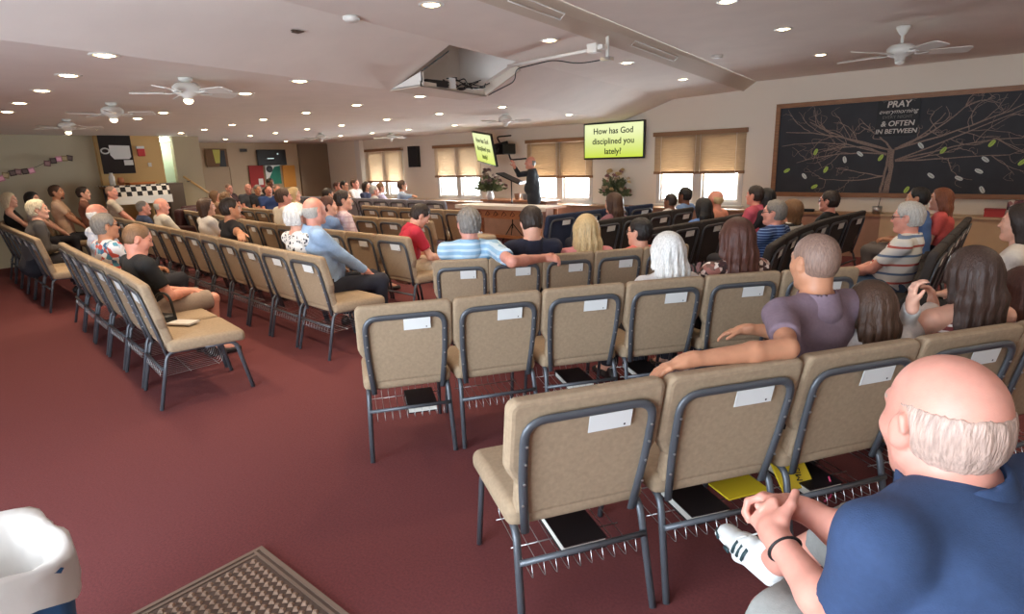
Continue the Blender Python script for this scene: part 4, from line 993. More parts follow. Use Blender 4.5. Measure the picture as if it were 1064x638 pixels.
def bouquet(name, label, loc, h, seed, cols, vase):
    r = random.Random(seed); b = empty(name, label, 'flowers', loc); b.scale = (1, .58 if loc[1] > 10.2 else 1, 1)
    bm = bmesh.new(); lathe(bm, [(.06, 0), (.09, .05), (.075, .13), (.05, .18), (.06, .2), (.052, .2), (.04, .17)], 16); obj('vase', bm, vase, b)
    bm = bmesh.new()
    for k in range(110):
        a = r.uniform(0, 6.28); e = r.uniform(.0, 1.3); L = r.uniform(.25, .6)*h
        p = Vector((math.cos(a)*math.cos(e), math.sin(a)*math.cos(e), math.sin(e)))*L*.62+Vector((0, 0, .2)); base = Vector((0, 0, .17))
        tube(bm, [base, (base+p)/2+Vector((0, 0, .03)), p], .003, 4)
        d = (p-base).normalized(); s_ = d.cross(Vector((0, 0, 1))).normalized()
        for q in (.55, .75, .95):
            c = base+(p-base)*q; t = (d+s_*r.uniform(-1, 1)).normalized(); n = t.cross(d).normalized()*.02
            v = [bm.verts.new(x) for x in (c, c+t*.05+n*1.4, c+t*.12, c+t*.05-n*1.4)]; bm.faces.new(v)
    obj('leaves', bm, mat('dried_green_leaves', (96, 104, 70), .8, noise=.3, nscale=14), b)
    for ci, c in enumerate(cols):
        for k in range(11):
            bm = bmesh.new(); R0 = r.uniform(.036, .06)
            for j in range(14):
                a = j*2.4; e = .2+1.2*j/14
                v = Vector((math.cos(a)*math.cos(e), math.sin(a)*math.cos(e), math.sin(e)))*R0; t = Vector((-math.sin(a), math.cos(a), 0))*R0*.5; u = Vector((0, 0, R0*.6))
                f = bm.faces.new([bm.verts.new(x) for x in (v*.2, v-t, v*1.15+u*.3, v+t)])
            a = r.uniform(0, 6.28); e = r.uniform(.1, 1.35); L = h*r.uniform(.22, .42)
            o = obj('blossom', bm, mat('petal_%d_%d_%d' % c, c, .8), b); o.location = (math.cos(a)*math.cos(e)*L, math.sin(a)*math.cos(e)*L, .22+math.sin(e)*L*1.25); o.rotation_euler = (r.uniform(-.6, .6), r.uniform(-.6, .6), 0)
bouquet('flower_arrangement', 'dark mixed flower arrangement left of the preacher', (-9.15, 9.72, .795), .82, 3, [(168, 148, 136), (116, 88, 84), (96, 86, 76)], mat('white_vase', (214, 210, 206), .4))
bouquet('flower_arrangement', 'tall cream and mauve flower arrangement under the big wall screen', (-6.48, 10.56, .675), 1.0, 8, [(206, 180, 126), (156, 116, 110), (176, 154, 122)], mat('brown_vase', (110, 84, 66), .5))
ms = empty('music_stand', 'black music stand with a tilted tray in front of the preacher', 'music stand', (-8.20, 9.36, 0), math.radians(20))
bm = boxes((-.27, .27, -.22, .22, -.012, .012), (.25, .27, -.22, .22, .0, .045)); bmesh.ops.rotate(bm, cent=(0, 0, 0), matrix=Matrix.Rotation(math.radians(24), 3, 'Y'), verts=bm.verts); bmesh.ops.translate(bm, vec=(0, 0, 1.27), verts=bm.verts); obj('tray', bm, M_black, ms)
bm = bmesh.new(); tube(bm, [(0, 0, .25), (0, 0, 1.22)], .013, 8); obj('post', bm, M_black, ms)
for k in range(3): a = k*2.09; bm = bmesh.new(); tube(bm, [(0, 0, .35), (.28*math.cos(a), .28*math.sin(a), .012)], .01, 6); obj('leg', bm, M_black, ms)
# things on the ledge below the chalkboard
bm = bmesh.new(); lathe(bm, [(.055, 0), (.07, .11), (.066, .11), (.052, .01)], 18); o = obj('silver_cup', bm, M_chrome); o.location = (-1.82, 10.50, .675); tag(o, 'pale silver cup with a pencil on the ledge under the chalkboard', 'cup')
bm = bmesh.new(); tube(bm, [(0, 0, .02), (.03, 0, .24)], .005, 6); obj('pencil', bm, M_ink, o)
o = obj('chalk_eraser', boxes((-.15, .15, -.04, .04, 0, .045, 0, .01)), M_black); o.location = (-2.85, 10.5, .675); tag(o, 'long black eraser on the ledge by the window end of the chalkboard', 'eraser')
bx2 = empty('red_box', 'red box on the tan ledge at the right', 'box', (-.42, 10.52, .68)); obj('body', boxes((-.11, .11, -.07, .07, 0, .085)), mat('red_card', (186, 62, 62), .6), bx2); obj('lid', boxes((-.115, .115, -.075, .075, .085, .11)), mat('red_lid', (170, 50, 52), .6), bx2)
o = obj('patterned_bag', boxes((-.13, .13, -.08, .08, 0, .23, 0, .02)), blotch('patterned_wrap', [(120, 80, 90), (220, 206, 196), (70, 52, 58), (170, 120, 116)], 22)); o.location = (-.17, 10.55, .68); tag(o, 'patterned bag on the tan ledge beside the red box', 'bag')

# ------------------------------------------------------------------ far left: posters, buffet table, notice board, garland
def wallsheet(name, y0, y1, z0, z1, m, label, cat, x=-17.13, th=.02):
    o = obj(name, boxes((x, x+th, y0, y1, z0, z1)), m); return tag(o, label, cat)
t = empty('dark_television', 'black screen hung on the far tan wall above the coloured banners', 'television', (-17.1, 8.88, 1.92)); obj('casing', boxes((-.03, .03, -.44, .44, -.22, .22, 0, .008)), M_black, t); obj('picture_glow', boxes((.031, .034, .16, .20, .08, .12), (.031, .034, -.15, .05, -.04, -.02)), mat('pale_pixels', (180, 200, 200), .5, emit=.6), t)
wallsheet('red_banner', 8.16, 8.58, 1.08, 1.70, mat('banner_red', (160, 50, 48), .8), 'red banner below the dark television', 'banner')
obj('emblem', boxes((-17.11, -17.105, 8.40, 8.54, 1.15, 1.33)), M_card, bpy.data.objects['red_banner'])
g = empty('green_banner', 'green and white banner beside the red banner', 'banner', (-17.12, 8.87, 1.43)); obj('sheet', boxes((0, .02, -.23, .23, -.27, .27)), M_card, g); bm = bmesh.new(); prism(bm, [(-.23, -.27), (.23, -.27), (.23, .25), (.05, .22)], 'x', .02, .025); obj('green_field', bm, mat('banner_green', (42, 128, 110), .8), g); bm = bmesh.new(); lathe(bm, [(.0, .0), (.10, .0), (.10, .006)], 16); bmesh.ops.rotate(bm, cent=(0, 0, 0), matrix=Matrix.Rotation(math.radians(90), 3, 'Y'), verts=bm.verts); bmesh.ops.translate(bm, vec=(.02, -.10, .16), verts=bm.verts); obj('black_emblem', bm, M_black, g)
wallsheet('orange_banner', 9.18, 9.58, 1.05, 1.68, mat('banner_orange', (206, 142, 60), .8), 'orange banner nearest the far corner', 'banner')
p = empty('framed_picture', 'green, yellow and black picture on the tan wall over the double door', 'picture', (-17.12, 7.31, 1.93)); obj('sheet', boxes((0, .02, -.29, .29, -.235, .24)), mat('picture_brown', (120, 88, 56), .7), p); bm = bmesh.new(); prism(bm, [(-.10, .22), (.10, .22), (.06, -.14), (-.06, -.14)], 'x', .02, .025); obj('yellow_field', bm, mat('picture_yellow', (200, 196, 96), .7), p); bm = bmesh.new(); prism(bm, [(.04, -.235), (.22, -.235), (.22, .2), (.12, .2)], 'x', .022, .028); obj('black_shape', bm, M_black, p)
o = wallsheet('notice_paper', 6.70, 6.86, 1.68, 1.94, M_card, 'white notice with a dark drawing beside the picture', 'notice'); obj('drawing', boxes((-17.109, -17.106, 6.74, 6.82, 1.80, 1.90)), M_ink, o)
wallsheet('dark_vent', 7.98, 8.18, 2.09, 2.17, mat('vent_grey', (76, 66, 58), .6), 'small dark vent high on the tan wall', 'vent')
d = struct('door_1', boxes((-17.14, -17.11, 6.9, 7.6, 0, 1.68), (-17.14, -17.11, 7.62, 8.1, 0, 1.68)), M_tan)
struct('door_2', boxes((-17.15, -17.08, 9.75, 10.75, 0, 2.3)), mat('brown_folding_partition', (140, 120, 98), .8))
# notice board on the yellow wall
nb = empty('notice_board', 'black notice board with a white sheet on the yellow wall', 'notice board', (-13.98, 4.02, 1.98)); obj('panel', boxes((0, .03, -.28, .28, -.38, .355)), mat('board_black', (40, 32, 30), .8), nb)
bm = bmesh.new(); prism(bm, [(-.12, -.02), (-.06, -.10), (.20, -.10), (.24, -.06), (.24, .16), (-.12, .17)], 'x', .03, .04); obj('white_sheet', bm, M_card, nb); bm = bmesh.new(); tube(bm, [(.04, -.20+.07*math.cos(a), .06+.05*math.sin(a)) for a in np.linspace(0, 6.28, 14)[:-1]], .014, 6, closed=True); obj('white_ring', bm, M_card, nb); obj('small_card', boxes((.03, .036, .10, .26, -.22, -.12)), M_card, nb)
al = empty('fire_alarm', 'red fire alarm with a white top on the yellow wall', 'alarm', (-13.98, 4.46, 2.01)); obj('housing', boxes((0, .05, -.07, .07, -.08, .07, 0, .015)), mat('alarm_red', (196, 50, 52), .4), al); obj('strobe', boxes((0, .055, -.08, .06, .07, .12)), M_card, al)
o = obj('thermostat', boxes((-14.0, -13.97, 4.56, 4.62, 1.72, 1.80)), M_white); tag(o, 'small pale thermostat below the fire alarm', 'thermostat')
# buffet table under a checkered cloth
bt = empty('buffet_table', 'tall buffet table under the notice board', 'table', (-13.55, 4.12, 0)); obj('tabletop', boxes((-.36, .36, -.52, .45, 1.32, 1.36)), M_wood, bt)
for sx in (-.30, .30):
    for sy in (-.46, .40): bm = bmesh.new(); tube(bm, [(sx, sy, 0), (sx, sy, 1.32)], .025, 8); obj('leg', bm, M_metal, bt)
ck = empty('checkered_tablecloth', 'black and white checkered cloth with a white border over the buffet table', 'tablecloth', (-13.55, 4.12, 0))
bm = bmesh.new(); prism(bm, [(-.38, 1.365), (.38, 1.365), (.42, 1.17), (.41, 1.17), (.375, 1.375), (-.38, 1.375)][::-1], 'y', -.56, .48); obj('checked_field', bm, checks('black_white_check', (232, 228, 220), (34, 32, 34), 11), ck)
bm = boxes((.405, .425, -.56, .50, 1.02, 1.17)); obj('white_border', bm, M_card, ck)
o = obj('serving_tray', boxes((-.16, .16, -.22, .22, 0, .035, 0, .01), (-.18, .18, -.24, .24, .03, .045)), mat('orange_tray', (188, 112, 56), .5)); o.location = (-13.55, 4.22, 1.377); tag(o, 'shallow orange-brown tray on the checkered cloth', 'tray')
bm = bmesh.new(); lathe(bm, [(.05, 0), (.05, .17), (.03, .2), (.03, .24), (0, .24)], 14); o = obj('white_bottle', bm, M_white); o.location = (-13.55, 3.74, 1.377); tag(o, 'white bottle at the left end of the checkered cloth', 'bottle')
bm = bmesh.new(); lathe(bm, [(.04, 0), (.06, .08), (.045, .15), (.0, .15)], 14); o = obj('orange_jar', bm, mat('amber_jar', (190, 120, 80), .4)); o.location = (-13.6, 3.9, 1.377); tag(o, 'amber jar beside the white bottle on the checkered cloth', 'jar')
dc = empty('dark_cabinet', 'dark grey cabinet right of the checkered cloth', 'cabinet', (-13.75, 4.86, 0)); obj('body', boxes((-.2, .2, -.16, .16, 0, 1.38, 0, .01)), mat('cabinet_grey', (84, 72, 66), .7), dc); obj('door', boxes((.2, .215, -.14, .14, .06, 1.34)), mat('cabinet_door_grey', (92, 80, 72), .7), dc)
hr = empty('handrail', 'wooden handrail sloping down the stub wall', 'handrail', (0, 0, 0)); bm = bmesh.new(); tube(bm, [(-13.97, 5.20, 1.50), (-13.82, 5.62, 1.12)], .022, 8); obj('rail', bm, mat('pale_handrail_wood', (206, 168, 112), .45), hr); bm = bmesh.new(); tube(bm, [(-13.90, 5.30, 1.40), (-14.1, 5.30, 1.38)], .012, 6); obj('bracket', bm, M_metal, hr)
pg = empty('passage_lamp', 'bright ceiling lamp inside the grey-green doorway passage', 'ceiling light', (-14.65, 5.1, 2.30)); obj('diffuser', boxes((-.25, .25, -.12, .12, -.04, 0)), mat('cool_lamp_panel', (240, 246, 240), .4, emit=6, ecol=(236, 246, 236)), pg)
pl_ = bpy.data.lights.new('bulb', 'POINT'); pl_.energy = 5; pl_.color = (.9, 1, .92); pl_.shadow_soft_size = .1; po = link(bpy.data.objects.new('bulb', pl_), pg); po.location = (.0, 0, -.15)
# garland of photographs: thread and sheets
ga = empty('photo_garland', 'string of small photos strung across the olive wall', 'garland', (0, 0, 0))
bm = bmesh.new(); gp = [Vector((-13.88+.14*(3.5-y)*1.0*.97, y, 1.62+.33*((y-2.1)/1.05)+.03*math.sin(y*9))) for y in np.linspace(2.0, 3.2, 14)]; tube(bm, gp, .004, 5); obj('thread', bm, M_black, ga)
for k, q in enumerate(gp[::1]):
    if k in (7, 8): continue
    c = [(60, 44, 40), (206, 140, 160), (150, 130, 90), (70, 50, 46), (120, 84, 84)][k % 5]
    o = obj('photo', boxes((-.006, .006, -.05, .05, -.09, .01), (.006, .008, -.035, .035, -.07, -.01, 1)), [mat('photo_%d' % c[0], c, .6), mat('photo_in_%d' % c[0], tuple(min(255, v+50) for v in c), .6)], ga); o.location = q+Vector((.01, 0, 0)); o.rotation_euler = (rg.uniform(-.3, .3), 0, .13)
for k, (x, y) in enumerate(((-12.9, 5.2), (-12.0, 4.75))):
    so = empty('dark_red_armchair', f"dark maroon armchair {'beside the stub wall' if k == 0 else 'next to the pale-topped chair row'}", 'armchair', (x, y, 0), math.radians(-60), 'maroon armchairs')
    m = mat('maroon_leather', (64, 30, 32), .5)
    obj('seat', boxes((-.3, .3, -.3, .3, .12, .45, 0, .05, 3)), m, so); obj('backrest', boxes((-.34, .34, -.42, -.26, .15, .92, 0, .06, 3)), m, so)
    for sx in (-1, 1): obj('armrest', boxes((sx*.36-.06, sx*.36+.06, -.36, .3, .12, .62, 0, .04, 3)), m, so)

# ------------------------------------------------------------------ near the camera: bin, mat, small things by the chairs
wb = empty('waste_bin', 'blue waste bin with a white liner at the bottom left corner', 'bin', (-2.02, .03, 0), math.radians(3))
bm = bmesh.new()
def frust(b, w0, d0, w1, d1, z0, z1, mi=0, n=5):
    def ring(w_, d_, z):
        out = []
        for cx, cy, a0 in ((w_-.05, d_-.05, 0), (-w_+.05, d_-.05, 90), (-w_+.05, -d_+.05, 180), (w_-.05, -d_+.05, 270)):
            for k in range(n+1): a = math.radians(a0+90*k/n); out.append(b.verts.new((cx+.05*math.cos(a), cy+.05*math.sin(a), z)))
        return out
    A, B = ring(w0, d0, z0), ring(w1, d1, z1)
    for i in range(len(A)): f = b.faces.new((A[i], A[(i+1) % len(A)], B[(i+1) % len(A)], B[i])); f.smooth = True; f.material_index = mi
    return A, B
A, B = frust(bm, .15, .17, .195, .215, 0, .60); bm.faces.new(A[::-1]); frust(bm, .193, .213, .15, .17, .6, .02)
obj('tub', bm, mat('blue_bin_plastic', (38, 84, 128), .45), wb)
bm = bmesh.new(); rg = random.Random(4)
loops = [(.214, .234, .46), (.216, .236, .53), (.213, .233, .59), (.211, .231, .622), (.200, .220, .632), (.172, .192, .615), (.160, .178, .50), (.14, .16, .25), (.10, .12, .16)]
rings = []
for li, (w_, d_, z) in enumerate(loops):
    ring = []
    for k in range(56):
        a = 2*math.pi*k/56; c, s_ = math.cos(a), math.sin(a); q = 1/(abs(c)**5+abs(s_)**5)**.2
        j = .006*math.sin(k*.56+li*.9)+.004*math.sin(k*1.35+li*1.7)
        zz = z+(.045*math.sin(a*2+.6)+.02*math.sin(a*5) if li == 0 else (.012*math.sin(a*5+1) if li in (3, 4) else 0))
        ring.append(bm.verts.new(((w_+j)*c*q, (d_+j)*s_*q, zz)))
    rings.append(ring)
for A, B in zip(rings, rings[1:]):
    for k in range(56): f = bm.faces.new((A[k], A[(k+1) % 56], B[(k+1) % 56], B[k])); f.smooth = True
obj('bin_liner', bm, mat('white_liner_film', (206, 200, 194), .35, bump=.3, bscale=12), wb)
dm = empty('door_mat', 'brown waffle door mat on the carpet at the bottom edge', 'mat', (-2.36, .96, 0), math.radians(1))
bm = bmesh.new(); box(bm, 0, 1.5, -1.0, 0, .001, .008, 0, .003); obj('base', bm, mat('brown_rubber', (84, 66, 58), .7), dm)
obj('border', boxes((0, 1.5, -.018, 0, .008, .012), (0, .018, -1.0, -.018, .008, .012), (.018, 1.5, -.045, -.033, .008, .012), (.033, .045, -1.0, -.045, .008, .012)), mat('brown_rubber_edge', (118, 98, 86), .6), dm)
bm = bmesh.new()
for i in range(40):
    for j in range(26):
        x, y = .075+i*.036, -.075-j*.036+(0)
        if x > 1.46 or y < -.97: continue
        v = [bm.verts.new((x+a, y+b, z)) for a, b, z in ((-.016, 0, .009), (0, -.016, .009), (.016, 0, .009), (0, .016, .009), (-.008, 0, .019), (0, -.008, .019), (.008, 0, .019), (0, .008, .019))]
        bm.faces.new(v[4:])
        for a in range(4): bm.faces.new((v[a], v[(a+1) % 4], v[4+(a+1) % 4], v[4+a]))
obj('waffle_pile', bm, mat('waffle_pile_brown', (150, 124, 106), .85, noise=.12, nscale=80), dm)
# tumbler on the carpet
tb = empty('clear_tumbler', 'clear plastic tumbler with a lid on the carpet under the nearest row', 'cup', (-.47, 2.38, 0))
bm = bmesh.new(); lathe(bm, [(.033, .0), (.046, .17), (.043, .17), (.031, .006), (0, .006)], 24); obj('cup', bm, mat('clear_plastic', (230, 232, 234), .1, trans=.9), tb)
bm = bmesh.new(); lathe(bm, [(.049, .166), (.05, .178), (.044, .182), (.04, .178), (0, .178)], 24); obj('lid', bm, mat('lid_plastic', (200, 204, 206), .2, trans=.5), tb)
# yellow folder in the rack
yf = empty('yellow_folder', 'bright yellow folder with black lettering stuck in the chair rack', 'folder', (-.645, 2.455, .335), math.radians(60))
M_yel = mat('yellow_vinyl', (226, 196, 44), .5)
bm = boxes((-.075, .085, -.10, .10, -.004, .004)); bmesh.ops.rotate(bm, cent=(0, 0, 0), matrix=Matrix.Rotation(math.radians(48), 3, 'X'), verts=bm.verts); obj('sheet', bm, M_yel, yf)
bm = boxes((-.34, -.14, -.06, .07, -.055, -.048)); obj('flap', bm, M_yel, yf)
text('lettering', 'MISSION', .040, (.035, -.006, .006), Matrix.Rotation(math.radians(48), 3, 'X').to_4x4() @ Matrix.Rotation(math.radians(80), 4, 'Z'), M_black, yf)
bm = bmesh.new(); tube(bm, [(0, 0, 0), (.02, .0, -.05), (.01, .02, -.10), (-.01, .02, -.13)], .004, 6); o = obj('pink_ribbon', bm, mat('pink_ribbon', (206, 70, 110), .6)); o.location = (-.50, 2.53, .30); tag(o, 'pink ribbon hanging from the rack beside the yellow folder', 'ribbon')
# handbag and booklet on the left row
hb_ = empty('black_handbag', 'black handbag with a hooped handle on the seat beside the black T-shirt', 'bag', (-4.98, 1.53, .47), .3); obj('body', boxes((-.12, .10, -.07, .07, 0, .08, 0, .03, 3)), M_black, hb_); bm = bmesh.new(); tube(bm, round_path([(-.13, .05, .03), (-.12, .06, .22), (.05, .06, .24), (.10, .05, .03)], .1, 6), .010, 8); obj('handle', bm, M_black, hb_)
o = obj('folded_booklet', boxes((-.10, .10, -.06, .06, 0, .012)), mat('booklet_paper', (220, 214, 206), .7)); o.location = (-4.80, 1.62, .487); o.rotation_euler = (0, 0, .5); tag(o, 'white booklet lying on the empty seat by the black handbag', 'booklet')
tbag = empty('floral_tote', 'brown floral tote under the chair of the floral blouse', 'bag', (-1.50, 3.30, .02), math.radians(60)); bm = boxes((-.16, .16, -.07, .07, 0, .36, 0, .04, 3)); obj('body', bm, blotch('tote_print', [(120, 98, 92), (92, 70, 68), (170, 150, 140), (110, 88, 84)], 26), tbag); bm = bmesh.new(); tube(bm, round_path([(-.17, 0, .30), (-.18, -.02, .12), (-.10, -.08, .02)], .1), .008, 6); obj('strap', bm, mat('tan_strap', (176, 150, 120), .6), tbag)
o = obj('paper_sheet', boxes((-.12, .12, -.09, .09, 0, .003)), M_card); o.location = (-14.0, 7.15, .62); o.rotation_euler = (0, .1, .3); tag(o, 'white paper held by the white-haired man in dark grey', 'paper')

